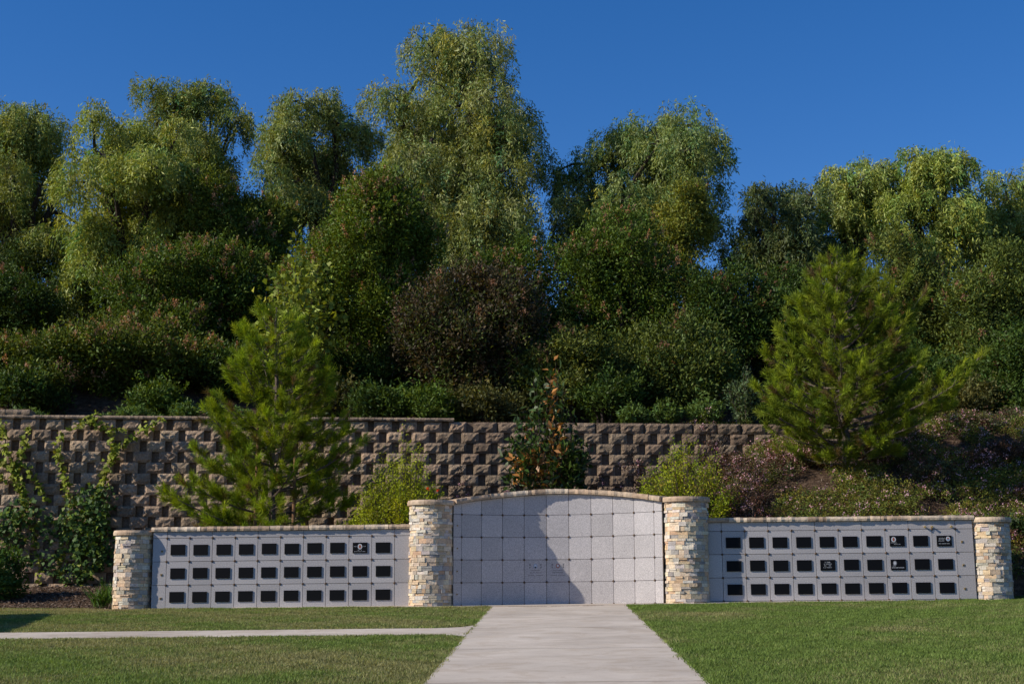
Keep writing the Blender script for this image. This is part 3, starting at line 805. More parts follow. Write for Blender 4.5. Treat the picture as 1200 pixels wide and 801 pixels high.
# ---------------------------------------------------------------- rounded shrubs
def shrub(name, x0, x1, yt, yb, Y, label, cat, seed, col, group=None, dens=1.0, leaf=(.075, .032), spikes=0, spcol=(.26, .13, .075),
          lobes=16, matl=None, alt=None, altp=0, depth=.9, up=.35, zfloor=None, clump=.17, trunk=True, loosen=1.0):
    cx, hw, zt, zb_ = box_px(x0, x1, yt, yb, Y); rs = random.Random(seed)
    gz = H(cx, Y); zb_ = min(zb_, zt-.4) if zfloor is None else zfloor
    zb_ = max(zb_, gz-.05) if zfloor is None else zb_
    root = empty(name, (cx, Y, gz)); tag(root, label, cat, group)
    C = np.array([0, 0, (zt+zb_)/2-gz]); rz = (zt-zb_)/2; rd = hw*depth
    parts = []; sp = []; Ls = []
    k = 0
    lobes = int(lobes*1.25); k = 0
    while k < lobes:
        p = np.array([rs.uniform(-1, 1), rs.uniform(-1, .8), rs.uniform(-1, 1)]); r = np.linalg.norm(p)
        if r > 1 or r < .5: continue
        k += 1; sz = rs.uniform(.18, .40); p = p*(1.04-sz*.6)
        Ls.append((C+p*np.array([hw, rd, rz]), sz*np.array([hw, rd, rz])*1.05))
    Ls.append((C, np.array([hw, rd, rz])*.55))
    for li, (lc, lr) in enumerate(Ls):
        area = (lr[0]*lr[2]+lr[0]*lr[1]+lr[1]*lr[2])*4.2
        nc = int(area*25*dens)+8
        d = rnd_dir(nc); d[:, 2] = d[:, 2]*.9+.1; d = unit(d)
        cc = lc+d*lr*(RNG.uniform(.66, 1.1, (nc, 1))+.28*(RNG.random((nc, 1)) < .12))+RNG.normal(0, .03, (nc, 3))
        nl = 24 if li < len(Ls)-1 else 14
        pos = (cc[:, None, :]+RNG.normal(0, clump*.62*loosen, (nc, nl, 3))).reshape(-1, 3); n = len(pos)
        o = np.repeat(d, nl, 0)
        dd = unit(o*.7+rnd_dir(n)*.85+np.array([[0, 0, up]]))
        nn = unit(o*.9+np.array([[0, 0, .6]])+rnd_dir(n)*.8)
        cb = tints(nc, col, .42, .12, alt, altp); tt = np.repeat(cb, nl, 0)*RNG.uniform(.7, 1.3, (n, 1))
        parts.append((leaf_geo(pos, dd, nn, leaf[0]*RNG.uniform(.75, 1.6, n), leaf[1]*RNG.uniform(.8, 1.5, n)), tt))
        if spikes and li < len(Ls)-1:
            q = (RNG.random(nc) < spikes*.42) & (d[:, 2] > .0)
            cs = cc[q]+d[q]*.06; ns = len(cs)
            if ns:
                nl2 = 34; h = RNG.uniform(.12, .27, (ns, 1)); tt_ = RNG.random((ns, nl2))
                ax = unit(d[q]*.4+np.array([[0, 0, 1]])+RNG.normal(0, .2, (ns, 3)))
                ps = cs[:, None, :]+ax[:, None, :]*(tt_*h)[:, :, None]+RNG.normal(0, 1, (ns, nl2, 3))*(.045*(1.1-tt_))[:, :, None]
                ps = ps.reshape(-1, 3); n2 = len(ps)
                sp.append((leaf_geo(ps, rnd_dir(n2), rnd_dir(n2), .042, .03), np.repeat(tints(ns, spcol, .3, .1), nl2, 0)*RNG.uniform(.7, 1.3, (n2, 1))))
    if trunk:
        ns = int(70*hw*max(rz, .6)); idx = RNG.integers(0, len(Ls)-1, ns)
        lcs = np.array([l[0] for l in Ls])[idx]; lrs = np.array([l[1] for l in Ls])[idx]; d = rnd_dir(ns); d[:, 2] = np.abs(d[:, 2])*.9+.05; d = unit(d)
        st = lcs+d*lrs*.9; ax = unit(d*.7+np.array([[0, 0, .55]])+RNG.normal(0, .3, (ns, 3))); ln = RNG.uniform(.18, .62, (ns, 1, 1)); nl = 22
        t = RNG.random((ns, nl, 1)); pos = (st[:, None]+ax[:, None]*t*ln+RNG.normal(0, .035, (ns, nl, 3))).reshape(-1, 3); n = len(pos)
        dd = unit(np.repeat(ax, nl, 0)*.7+rnd_dir(n)); tt = np.repeat(tints(ns, tuple(c*1.25 for c in col), .25, .12), nl, 0)*RNG.uniform(.7, 1.3, (n, 1))
        parts.append((leaf_geo(pos, dd, rnd_dir(n), leaf[0]*RNG.uniform(.8, 1.3, n), leaf[1]*RNG.uniform(.8, 1.2, n)), tt))
    leaves_obj('foliage', parts, matl or LEAF, root)
    if sp: leaves_obj('flower_spikes', sp, LEAF, root)
    if trunk:
        m = MB()
        for k in range(4):
            a = k*1.6+rs.uniform(-.4, .4); base = Vector((math.cos(a)*.08, math.sin(a)*.08, -.1))
            t = Vector((math.cos(a)*hw*.35, math.sin(a)*rd*.35, C[2]+rz*.1)); pts = bow(base, t, .05, 6, rs)
            m.tube(pts, [.06*(.5+hw*.35)*(1-.13*i) for i in range(6)], 6)
            for (lc, lr) in Ls[k::4]:
                m.tube(bow(pts[3], Vector(lc), .05, 5, rs), [.022, .018, .014, .01, .005], 5)
        m.build('stems', BARK_D, root)
    return root

# ---------------------------------------------------------------- young pines
def pine(px, pbase, ytop, Y, prof, label, seed, nwh=13, zb_=None, col=(.105, .165, .035), stake=False, lean=0):
    """prof: list of (height fraction, left reach, right reach) in metres"""
    b = P(px, pbase, Y); rs = random.Random(seed); z0 = H(b.x, Y) if zb_ is None else zb_
    ht = P(px, ytop, Y).z-z0
    root = empty('pine_tree', (b.x, Y, z0)); tag(root, label, 'tree')
    m = MB(); tr = [Vector((lean*t/10*ht+.03*math.sin(t*1.3+seed), .02*math.cos(t), -.1+(ht*.97+.1)*t/10)) for t in range(11)]
    m.tube(tr, [.075*(1-.088*i)+.006 for i in range(11)], 9)
    def trp(h):
        k = min(9.999, max(0, h/ht*10)); i = int(k); return tr[i].lerp(tr[i+1], k-i)
    hf = [p[0] for p in prof]; lf = [p[1] for p in prof]; rf = [p[2] for p in prof]
    shoots = [(trp(ht*.93), Vector((0, 0, 1)), .07*ht+.12, 1.0), (trp(ht*.86), Vector((0, 0, 1)), .08*ht, .9)]
    for w_ in range(nwh):
        h = .07+.86*(w_/(nwh-1))**.95; nb = rs.choice([5, 6, 6, 7])
        a0 = rs.uniform(0, 6.28)
        for k in range(nb):
            a = a0+k*2*math.pi/nb+rs.uniform(-.3, .3); hh = h+rs.uniform(-.02, .02)
            reach_l = np.interp(hh, hf, lf); reach_r = np.interp(hh, hf, rf); c_ = math.cos(a)
            reach = (reach_r if c_ > 0 else reach_l)*abs(c_)+(reach_l+reach_r)/2*(1-abs(c_))
            reach *= rs.uniform(.68, 1.08)
            rise = (.12+.75*hh)*reach*rs.uniform(.7, 1.2)
            st = trp(max(.02, hh)*ht-rise*.4); dirv = Vector((math.cos(a), math.sin(a), 0)); n = 8; pts = []
            for i in range(n+1):
                t = i/n; pts.append(st+dirv*reach*(t**.95)+Vector((0, 0, rise*(t**1.7)+.02*math.sin(5*t+a))))
            m.tube(pts, [max(.004, (.006+.013*reach)*(1-.8*i/n)) for i in range(n+1)], 5)
            tip = (pts[-1]-pts[-2]).normalized(); shoots.append((pts[-1], (tip+Vector((0, 0, .35))).normalized(), rs.uniform(.16, .30), 1.0))
            m2 = max(2, int(reach*11))
            for j in range(m2):
                t = rs.uniform(.22, .98); i = min(n-1, int(t*n)); p = pts[i].lerp(pts[i+1], t*n-i)
                sd = dirv.cross(Vector((0, 0, 1)))*rs.choice((-1, 1)); ln = rs.uniform(.12, .34)*(.5+.7*(1-t)+.25*min(1, reach))
                dv = (dirv*rs.uniform(.3, 1)+sd*rs.uniform(.3, 1)+Vector((0, 0, rs.uniform(.1, .9)))).normalized()
                e = p+dv*ln; m.tube([p, p.lerp(e, .5)+Vector((0, 0, .01)), e], [.006, .005, .003], 4)
                shoots.append((e, (dv+Vector((0, 0, .45))).normalized(), rs.uniform(.12, .26), .4+.6*t))
                if ln > .22: shoots.append((p.lerp(e, .5), dv, .16, .3+.3*t))
    m.build('trunk', BARK_P, root)
    sp = np.array([tuple(s[0]) for s in shoots]); sd = np.array([tuple(s[1]) for s in shoots]); sl = np.array([s[2] for s in shoots]); sb = np.array([s[3] for s in shoots])
    ns = len(shoots); nn = 88
    t = RNG.random((ns, nn, 1)); pos = sp[:, None]+sd[:, None]*(t-.45)*sl[:, None, None]
    d = unit(sd[:, None]*RNG.uniform(.35, 1.3, (ns, nn, 1))+rnd_dir(ns*nn).reshape(ns, nn, 3)*.6); pos = pos.reshape(-1, 3); d = d.reshape(-1, 3)
    n = len(pos)
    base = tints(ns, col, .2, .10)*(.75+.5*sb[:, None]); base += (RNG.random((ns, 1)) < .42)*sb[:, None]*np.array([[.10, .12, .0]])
    base[RNG.random(ns) < .06] = (.16, .11, .045)
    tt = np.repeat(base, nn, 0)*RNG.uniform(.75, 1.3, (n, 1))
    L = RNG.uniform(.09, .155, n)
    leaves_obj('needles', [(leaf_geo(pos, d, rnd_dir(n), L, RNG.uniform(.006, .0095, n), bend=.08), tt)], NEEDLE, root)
    print('pine shoots', ns)
    return root

# ---------------------------------------------------------------- upright leafy shoots (bright shrubs, small trees)
def shooty(name, x0, x1, yt, yb, Y, label, cat, seed, col, n=60, leaf=(.05, .018), per=60, matl=None, alt=None, altp=0, spread=.55, gz=None, group=None, flowers=None, width=.05, stemc=None, up=.6):
    cx, hw, zt, zb_ = box_px(x0, x1, yt, yb, Y); rs = random.Random(seed)
    g = H(cx, Y) if gz is None else gz
    root = empty(name, (cx, Y, g)); tag(root, label, cat, group)
    m = MB(); pos = []; dr = []; tc = []
    ht = zt-g
    for k in range(n):
        a = rs.uniform(0, 6.28); rr = math.sqrt(rs.random()); ex = Vector((math.cos(a)*hw*rr, math.sin(a)*hw*.8*rr, 0))
        top = ht*(1-.45*rr**1.6)*rs.uniform(.72, 1.03); base = Vector((ex.x*.18, ex.y*.18, -.05))
        end = Vector((ex.x, ex.y, top)); mid = base.lerp(end, .5)+Vector((-ex.x*.12, 0, .08*ht)); pts = []
        for i in range(7):
            t = i/6; pts.append(base*(1-t)**2+mid*2*t*(1-t)+end*t*t)
        m.tube(pts, [.011*(1-.13*i) for i in range(7)], 4)
        cb = tints(1, col, .22, .1, alt, altp)[0]
        tmin = max(.12, ((zb_-g)/max(top, .1))-.05) if zb_ > g else .12
        for j in range(per):
            t = tmin+(1-tmin)*rs.random()**.8; i = min(5, int(t*6)); p = pts[i].lerp(pts[i+1], t*6-i)
            pos.append(tuple(p+Vector((rs.gauss(0, width), rs.gauss(0, width), rs.gauss(0, width))))); sdn = (pts[i+1]-pts[i]).normalized()
            dr.append(tuple(sdn*up)); tc.append(cb)
    pos = np.array(pos); N_ = len(pos); dr = unit(np.array(dr)+rnd_dir(N_)*.8); tt = np.array(tc)*RNG.uniform(.7, 1.35, (N_, 1))
    leaves_obj('foliage', [(leaf_geo(pos, dr, unit(rnd_dir(N_)+np.array([[0, -.2, .8]])), leaf[0]*RNG.uniform(.65, 1.25, N_), leaf[1]*RNG.uniform(.7, 1.2, N_), bend=.1), tt)], matl or LEAF, root)
    m.build('stems', BARK, root)
    if flowers:
        fc, pts_ = flowers
        for (fx, fy) in pts_:
            q = P(fx, fy, Y-hw*.7)-Vector((cx, Y, g)); c = np.repeat(np.array([tuple(q)]), 14, 0)+RNG.normal(0, .008, (14, 3))
            leaves_obj('flower', [(leaf_geo(c, rnd_dir(14), rnd_dir(14), .035, .026), tints(14, fc, .2, .05))], LEAF, root)
    return root
# ================================================================== planting
pepper(-85, 128, 96, 430, 15.5, 'weeping pepper tree cut by the left edge, with a dark bare limb low down', 101, 0.90, col=(0.220, 0.270, 0.066), lobes=50, trunkx=None)
pepper(62, 238, 128, 345, 13.0, 'light green weeping pepper tree in front of its neighbours, left of the wide rusty shrub', 102, 1.00, (0.275, 0.330, 0.066), 48)
pepper(140, 296, 86, 330, 18.0, 'broad weeping pepper tree standing behind the light green one at the left', 103, 0.80, (0.213, 0.258, 0.060), 48)
pepper(283, 440, 64, 340, 16.5, 'tall weeping pepper tree touching the left flank of the tallest tree', 104, 0.85, (0.220, 0.276, 0.078), 54)
pepper(398, 640, 22, 400, 17.5, 'tallest weeping pepper tree of the row, its branches showing through the crown', 105, 0.80, (0.238, 0.282, 0.078), 80, 1.1)
pepper(645, 862, 113, 360, 17.5, 'wide domed pepper tree standing alone against the sky right of the tallest tree', 106, 0.72, (0.201, 0.264, 0.072), 67, 1.05)
pepper(845, 975, 204, 350, 16.0, 'low dark pepper tree with blue sky showing under its crown', 107, 0.60, (0.110, 0.150, 0.048), 41, 1.1)
pepper(942, 1060, 178, 340, 17.5, 'slender round headed pepper tree behind the tip of the right pine', 108, 0.95, (0.262, 0.324, 0.072), 38)
pepper(1024, 1156, 170, 340, 16.5, 'bright round headed pepper tree, second from the right edge', 109, 0.95, (0.268, 0.336, 0.066), 44)
pepper(1138, 1290, 168, 350, 17.5, 'pepper tree cut by the right edge of the photo, its limbs open to the sky', 110, 0.55, (0.250, 0.306, 0.066), 44, .9)

SG = 'large shrubs on the slope above the retaining wall'
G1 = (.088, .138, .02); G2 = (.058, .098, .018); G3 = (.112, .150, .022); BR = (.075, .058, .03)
SP = (.42, .24, .14)
S = lambda *a, **k: shrub('large_shrub', *a, **k)
S(-40, 132, 392, 502, 7.2, 'low green shrub with rusty flower tips above the vines at the left edge', 'shrub', 201, G3, SG, spikes=.7, spcol=SP)
S(70, 262, 370, 502, 7.8, 'wide shrub crowded with rusty brown flower tips behind the left stretch of the retaining wall', 'shrub', 202, G3, SG, spikes=.9, spcol=SP, lobes=20)
S(128, 335, 283, 455, 10.2, 'tall dark green shrub with brown tips behind the left pine', 'shrub', 203, G1, SG, spikes=.6, spcol=SP, lobes=20)
S(195, 335, 200, 345, 13.2, 'olive shrub rising between two pepper trees at the left', 'shrub', 204, G3, SG, spikes=.4, spcol=SP)
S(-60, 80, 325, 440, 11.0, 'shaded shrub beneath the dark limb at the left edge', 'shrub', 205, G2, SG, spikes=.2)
S(338, 528, 220, 470, 9.0, 'biggest round shrub, its top thick with reddish flower tips, below the tallest tree', 'shrub', 206, (.115, .165, .02), SG, spikes=.65, spcol=(.42, .25, .14), lobes=26)
S(240, 372, 405, 504, 8.0, 'dark shrub directly behind the left pine and the top of the retaining wall', 'shrub', 207, G2, SG, spikes=.2)
S(458, 640, 322, 505, 7.6, 'purplish brown shrub with bare looking twigs in the middle of the slope', 'shrub', 208, BR, SG, spikes=.3, spcol=(.26, .14, .09), lobes=24, alt=(.08, .105, .025), altp=.35)
S(556, 670, 272, 430, 11.0, 'green shrub with rusty spikes on top, right behind the purplish brown one', 'shrub', 209, G1, SG, spikes=.7, spcol=SP)
S(655, 802, 258, 455, 10.4, 'dark green shrub with tall brown flower spikes below the domed pepper tree', 'shrub', 210, G1, SG, spikes=.6, spcol=SP, lobes=20)
S(766, 838, 216, 365, 12.6, 'narrow upright yellow green shrub rising above the others', 'shrub', 211, (.19, .21, .035), SG, spikes=.2, lobes=12)
S(604, 735, 392, 505, 7.2, 'green shrub behind the coppery magnolia at the top of the retaining wall', 'shrub', 212, (.12, .145, .028), SG, spikes=.3)
S(715, 862, 365, 505, 7.9, 'rounded mid green shrub just right of the magnolia', 'shrub', 213, (.11, .145, .03), SG, spikes=.15)
S(792, 905, 315, 470, 9.8, 'deep green shrub with sky showing above it, left of the right pine', 'shrub', 214, G2, SG, spikes=.2)
S(868, 1010, 305, 480, 10.2, 'dark glossy green shrub right behind the crown of the right pine', 'shrub', 215, G2, SG, spikes=.3)
S(985, 1118, 282, 480, 10.6, 'round shrub with small rusty dots, behind the right shoulder of the right pine', 'shrub', 216, (.115, .145, .03), SG, spikes=.4)
S(1082, 1240, 288, 490, 9.8, 'big dark green shrub at the right edge below the open limbed pepper tree', 'shrub', 217, (.115, .15, .03), SG, spikes=.15, lobes=22)
S(1130, 1290, 385, 505, 7.6, 'shaded low shrub at the right edge above the flowering bank', 'shrub', 218, G2, SG, spikes=.1)
S(1010, 1120, 400, 500, 8.2, 'dark shrub behind the right side of the right pine, low on the slope', 'shrub', 219, G2, SG, spikes=.1)
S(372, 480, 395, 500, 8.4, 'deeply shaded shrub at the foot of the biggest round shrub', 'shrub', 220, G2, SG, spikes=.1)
fill = [(-20, 60, 440, 6.2, 'left edge'), (150, 215, 452, 6.0, 'left of the left pine'), (365, 415, 448, 6.3, 'right of the left pine'), (410, 470, 458, 6.0, 'below the biggest shrub'),
        (462, 540, 462, 6.1, 'under the purplish shrub, left side'), (530, 605, 455, 6.2, 'under the purplish shrub, right side'), (680, 735, 440, 6.3, 'right of the magnolia'), (895, 960, 430, 6.9, 'behind the left side of the right pine'),
        (1090, 1160, 440, 7.0, 'right of the right pine'), (1150, 1230, 452, 6.9, 'at the right edge')]
for i, (a_, b_, t_, Y_, w_) in enumerate(fill):
    shrub('low_shrub', a_-12, b_+12, t_, 505, Y_, 'low tangled dark shrub above the retaining wall, '+w_, 'shrub', 260+i, [G2, G1, (.10, .10, .03)][i % 3], 'low shrubs just above the retaining wall', lobes=9, clump=.13, spikes=0, spcol=SP)
back = [(40, 165, 318), (-60, 70, 290), (100, 240, 300), (240, 350, 330), (410, 520, 330), (520, 620, 345), (640, 760, 330), (740, 850, 345), (930, 1040, 335), (1030, 1150, 330), (1140, 1260, 335)]
for i, (a_, b_, t_) in enumerate(back):
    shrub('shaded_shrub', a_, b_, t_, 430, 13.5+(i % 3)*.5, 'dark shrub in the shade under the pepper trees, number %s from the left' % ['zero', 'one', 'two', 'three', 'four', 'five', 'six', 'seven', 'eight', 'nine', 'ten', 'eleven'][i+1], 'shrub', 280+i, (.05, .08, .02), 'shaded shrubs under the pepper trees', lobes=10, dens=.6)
# leafy young tree behind the left pine
shooty('sycamore_tree', 292, 405, 262, 455, 7.0, 'young broad leaved tree with pale yellow green leaves rising behind the left pine', 'tree', 301, (.26, .31, .05), n=46, leaf=(.14, .11), per=44, width=.12, up=.3)
# low leafy plants along the top of the wall
tp = [(196, 236, 470, 'low bright green plant on the wall top left of the left pine'), (236, 300, 474, 'second low bright green plant on the wall top left of the left pine trunk'),
      (722, 762, 472, 'low green plant on the wall top right of the magnolia'), (756, 802, 466, 'low bright plant on the wall top above the yellow green shrub'),
      (800, 852, 462, 'leafy low plant on the wall top beside the grey green upright one'), (0, 60, 478, 'low plant on the wall top at the left edge'), (120, 190, 476, 'low plant on the wall top where the long vine ends')]
for i, (a, b, t, lb) in enumerate(tp):
    Yw = float(wall_Y(P((a+b)/2, 490, 4.5).x))+.55
    shooty('low_plant', a, b, t, 500, Yw, lb, 'plant', 310+i, (.105, .17, .04), n=60, leaf=(.085, .032), per=46, group='low plants on top of the retaining wall', width=.03)
shooty('upright_shrub', 846, 900, 428, 500, 6.6, 'grey green upright leafy shrub just left of the right pine', 'shrub', 320, (.10, .15, .065), n=40, leaf=(.10, .03), per=60, width=.04)

pine(318, 612, 350, 2.1, [(0, 1.3, 1.0), (.12, 1.75, 1.45), (.3, 1.75, 1.4), (.45, 1.45, 1.45), (.6, 1.15, 1.15), (.78, .8, .8), (.9, .45, .4), (1, .1, .1)],
     'young pine in front of the retaining wall behind the left memorial wall', 401, nwh=15, col=(.165, .215, .016))
pine(992, 562, 288, 2.9, [(0, .6, .7), (.08, 1.35, 1.2), (.2, 1.65, 1.7), (.33, 1.55, 2.4), (.5, 1.2, 1.5), (.68, .85, 1.45), (.82, .5, .6), (.92, .2, .22), (1, .08, .08)],
     'young pine growing on the flowering bank behind the right memorial wall', 402, nwh=15, col=(.14, .18, .02))
def stake(px, yt, Y, label):
    b = P(px, yt, Y); g = H(b.x, Y); m = MB(); m.tube([(0, 0, -.2), (0, 0, (b.z-g)*.5), (0, 0, b.z-g)], [.03, .03, .028], 8)
    o = m.build('wooden_stake', mat_plain('stake wood', (.22, .12, .06), .9, 0, .3, 12), loc=(b.x, Y, g)); tag(o, label, 'stake', 'stakes supporting the left pine')
stake(303, 494, 1.9, 'brown wooden stake left of the trunk of the left pine')
stake(347, 497, 1.9, 'brown wooden stake right of the trunk of the left pine')

# coppery magnolia
shooty('magnolia_tree', 592, 692, 412, 575, 2.7, 'small magnolia with dark glossy leaves and copper undersides in front of the retaining wall', 'tree', 501,
       (.05, .085, .015), n=74, leaf=(.15, .062), per=34, matl=LEAF_G, alt=(.38, .17, .045), altp=.22, width=.05)
# bright shrubs just behind the memorial walls
shooty('bright_shrub', 410, 530, 503, 614, 1.35, 'yellow green shrub with two orange red blossoms behind the left end of the curved wall', 'shrub', 511,
       (.29, .34, .018), n=150, leaf=(.05, .019), per=85, flowers=((.75, .08, .02), [(501, 573), (513, 574)]), group='yellow green shrubs behind the memorial walls')
shooty('bright_shrub', 742, 866, 506, 612, 1.45, 'yellow green shrub behind the right pillar of the curved wall', 'shrub', 512,
       (.28, .33, .018), n=160, leaf=(.05, .019), per=85, group='yellow green shrubs behind the memorial walls', alt=(.30, .22, .04), altp=.1)

# pink flowering low shrubs
FG = 'low shrubs with pink blossom on the bank'
def flowering(x, y, r, h, label, seed, col=(.075, .07, .035), fl=.5, group=FG, name='flowering_shrub', z=None):
    g = H(x, y) if z is None else z; root = empty(name, (x, y, g)); tag(root, label, 'shrub', group); rs = random.Random(seed)
    nc = int(95*(r/.45)**1.6)+12; d = rnd_dir(nc); d[:, 2] = np.abs(d[:, 2]); cc = d*np.array([r, r*.9, h])*RNG.uniform(.5, 1.05, (nc, 1))
    nl = 30; pos = (cc[:, None]+RNG.normal(0, .055, (nc, nl, 3))).reshape(-1, 3); n = len(pos); o = np.repeat(d, nl, 0)
    tt = np.repeat(tints(nc, col, .3, .15, (.11, .05, .035), .25), nl, 0)*RNG.uniform(.7, 1.3, (n, 1))
    leaves_obj('foliage', [(leaf_geo(pos, unit(o*.5+rnd_dir(n)), rnd_dir(n), .042*RNG.uniform(.7, 1.2, n), .02), tt)], LEAF, root)
    k = RNG.random(nc) < fl*.5
    if k.sum() > 0:
        c = cc[k]+d[k]*.05; nf = len(c); nl = 12; ps = (c[:, None]+RNG.normal(0, .022, (nf, nl, 3))).reshape(-1, 3); n = len(ps)
        leaves_obj('blossom', [(leaf_geo(ps, rnd_dir(n), unit(rnd_dir(n)+np.array([[0, -1, .6]])), .026, .022), tints(n, (.72, .42, .46), .2, .06, (.42, .14, .18), .15))], LEAF, root)
    m = MB()
    for k in range(5):
        a = rs.uniform(0, 6.28); m.tube(bow((0, 0, -.04), (math.cos(a)*r*.7, math.sin(a)*r*.7, h*.75), .1, 4, rs), [.01, .008, .006, .003], 4)
    m.build('stems', BARK, root)
rs = random.Random(77)
where = ['low on the bank', 'midway up the bank', 'high on the bank']
spots = []
tries = 0
while len(spots) < 64 and tries < 4000:
    tries += 1
    x = rs.uniform(2.7, 10.4); y = rs.uniform(.75, 6.2)
    if abs(x-4.55) < .55 and y < 3.1 and y > 1.6: continue
    if any((x-a)**2+(y-b)**2 < .40**2 for a, b, _ in spots): continue
    spots.append((x, y, rs.uniform(.26, .58)))
names_used = {}
for i, (x, y, r) in enumerate(spots):
    tone = rs.choice([('reddish brown', (.13, .075, .045)), ('dull green', (.12, .12, .045)), ('fresh green', (.15, .18, .035)), ('grey green', (.13, .14, .07))])
    sizew = 'small' if r < .36 else 'middling' if r < .47 else 'large'
    side = 'left of the right pine' if x < 4.2 else 'below the right pine' if x < 6 else 'near the right end pillar' if x < 7.6 else 'past the right end pillar'
    tones = [('reddish brown', (.13, .075, .045)), ('dull green', (.12, .12, .045)), ('fresh green', (.15, .18, .035)), ('grey green', (.13, .14, .07))]
    for q_ in [tone]+tones:
        lb = f"{sizew} {q_[0]} pink blossom shrub {where[0 if y < 2 else 1 if y < 4 else 2]}, {side}"
        tone = q_
        if lb not in names_used: break
    names_used[lb] = 1
    flowering(x, y, r, r*rs.uniform(.55, .9), lb, 600+i, tone[1], rs.uniform(.25, 1.0))
# the ones in front of the wall
for (a, b, yt, Y, lb) in [(516, 560, 548, 2.6, 'purple leaved shrub with pink blossom between the left bright shrub and the curved coping'), (556, 604, 552, 2.7, 'low purple shrub with pink blossom left of the magnolia'),
                          (684, 730, 545, 2.6, 'purple leaved shrub with pink blossom right of the magnolia'), (716, 776, 526, 2.9, 'taller purple shrub with pink blossom left of the right bright shrub'),
                          (806, 862, 484, 3.6, 'big purple shrub with pink blossom reaching the top of the retaining wall'), (842, 905, 530, 2.2, 'purple shrub with pink blossom right of the right bright shrub'),
                          (855, 905, 560, 1.3, 'purple shrub with pink blossom touching the coping right of the curved wall')]:
    cx, hw, zt, _ = box_px(a, b, yt, 600, Y); g = H(cx, Y)
    flowering(cx, Y, hw, max(.4, zt-g), lb, int(a), (.075, .05, .04), .75, 'purple shrubs in front of the retaining wall')

# dark shrubs at the edges
shrub('dark_shrub', 1178, 1235, 612, 706, 1.3, 'dark green shrub in the shade beyond the right end pillar', 'shrub', 701, (.05, .08, .025), None, lobes=9, clump=.1, leaf=(.055, .026), trunk=False)
shrub('dark_shrub', -45, 24, 644, 706, 2.2, 'green leafy shrub at the foot of the retaining wall, cut by the left edge', 'shrub', 702, (.07, .13, .025), None, lobes=9, clump=.1, leaf=(.08, .03), trunk=False)
def strappy(x, y, label, n=90, h=.5):
    g = H(x, y); root = empty('strappy_plant', (x, y, g)); tag(root, label, 'plant'); a = RNG.uniform(0, 6.28, n)
    d = unit(np.stack([np.cos(a)*.45, np.sin(a)*.45, RNG.uniform(.7, 1.4, n)], 1)); c = RNG.normal(0, .07, (n, 3))*np.array([1, 1, .1])
    leaves_obj('leaves', [(leaf_geo(c, d, rnd_dir(n), RNG.uniform(.5, 1, n)*h, .022, bend=.35), tints(n, (.09, .17, .03)))], LEAF, root)
q = P(119, 690, 1.3); strappy(q.x, 1.3, 'clump of strap shaped green leaves just left of the far left pillar')
q = P(128, 676, 1.7); strappy(q.x, 1.9, 'second clump of strap shaped leaves behind the far left pillar', 60, .45)

# ---------------------------------------------------------------- vines on the retaining wall
def vine(name, label, paths, masses, seed, col_t=(.22, .27, .03), col_m=(.065, .12, .03)):
    rs = random.Random(seed); Yw = lambda x: float(wall_Y(x))-.10
    bp = P(paths[0][-1][0], 690, 3.9); root = empty(name, (bp.x, Yw(bp.x)-.1, H(bp.x, Yw(bp.x)-.1))); tag(root, label, 'vine')
    o = np.array(root.location); m = MB(); pos = []; tc = []; off = []
    def W(px, py, out=0):
        x = P(px, py, 4.2).x; p = P(px, py, Yw(x)-out); return np.array(p)-o
    for pth in paths:
        pts = [W(*p) for p in pth]; fine = []
        for i in range(len(pts)-1):
            for k in range(6): fine.append(Vector(pts[i]+(pts[i+1]-pts[i])*k/6+np.array([rs.gauss(0, .015), rs.gauss(0, .01)-.02, rs.gauss(0, .012)])))
        fine.append(Vector(pts[-1])); m.tube(fine, [.009]*len(fine), 5)
        L = sum((fine[i+1]-fine[i]).length for i in range(len(fine)-1)); n = int(L*75)
        for _ in range(n):
            i = rs.randrange(len(fine)-1); p = fine[i].lerp(fine[i+1], rs.random()); w_ = .032
            pos.append((p.x+rs.gauss(0, w_), p.y-abs(rs.gauss(.03, .04)), p.z+rs.gauss(0, w_*.8))); tc.append(col_t if rs.random() < .8 else (.30, .30, .06))
    for (px, py, rx, ry, dn) in masses:
        c = W(px, py, .05); s = 26.2/1667; n = int(rx*ry*dn*.42)
        for _ in range(n):
            a = rs.uniform(0, 6.28); r = math.sqrt(rs.random()); r = r*(1.1+.35*math.sin(3*a+px)+.2*math.sin(7*a+py))
            pos.append((c[0]+math.cos(a)*rx*s*r, c[1]-rs.uniform(0, .32)*(1.2-r*.6), c[2]+math.sin(a)*ry*s*r)); tc.append(col_m if rs.random() < .75 else (.15, .21, .03))
    pos = np.array(pos); n = len(pos); tt = np.array(tc)*RNG.uniform(.65, 1.35, (n, 1))
    d = unit(rnd_dir(n)*.8+np.array([[0, -.35, -.45]])); nn = unit(rnd_dir(n)*.5+np.array([[-.2, -1, .5]]))
    leaves_obj('foliage', [(leaf_geo(pos, d, nn, RNG.uniform(.06, .125, n), RNG.uniform(.05, .10, n), mid=.4), tt)], LEAF, root)
    m.build('stems', BARK, root)
vine('climbing_vine', 'climbing vine at the left edge, its yellow green runners fanning up the retaining wall',
     [[(4, 494), (6, 520), (18, 545), (26, 572), (36, 600), (46, 640), (48, 690)], [(38, 498), (30, 518), (27, 536), (18, 556), (30, 582)], [(0, 538), (14, 546), (30, 545), (46, 562), (55, 586)], [(0, 556), (10, 566)]],
     [(12, 612, 24, 20, 1.1), (34, 602, 22, 14, 1.0), (20, 632, 18, 12, .7), (60, 615, 16, 12, .6), (64, 645, 10, 26, .45), (42, 655, 14, 8, .3)], 801)
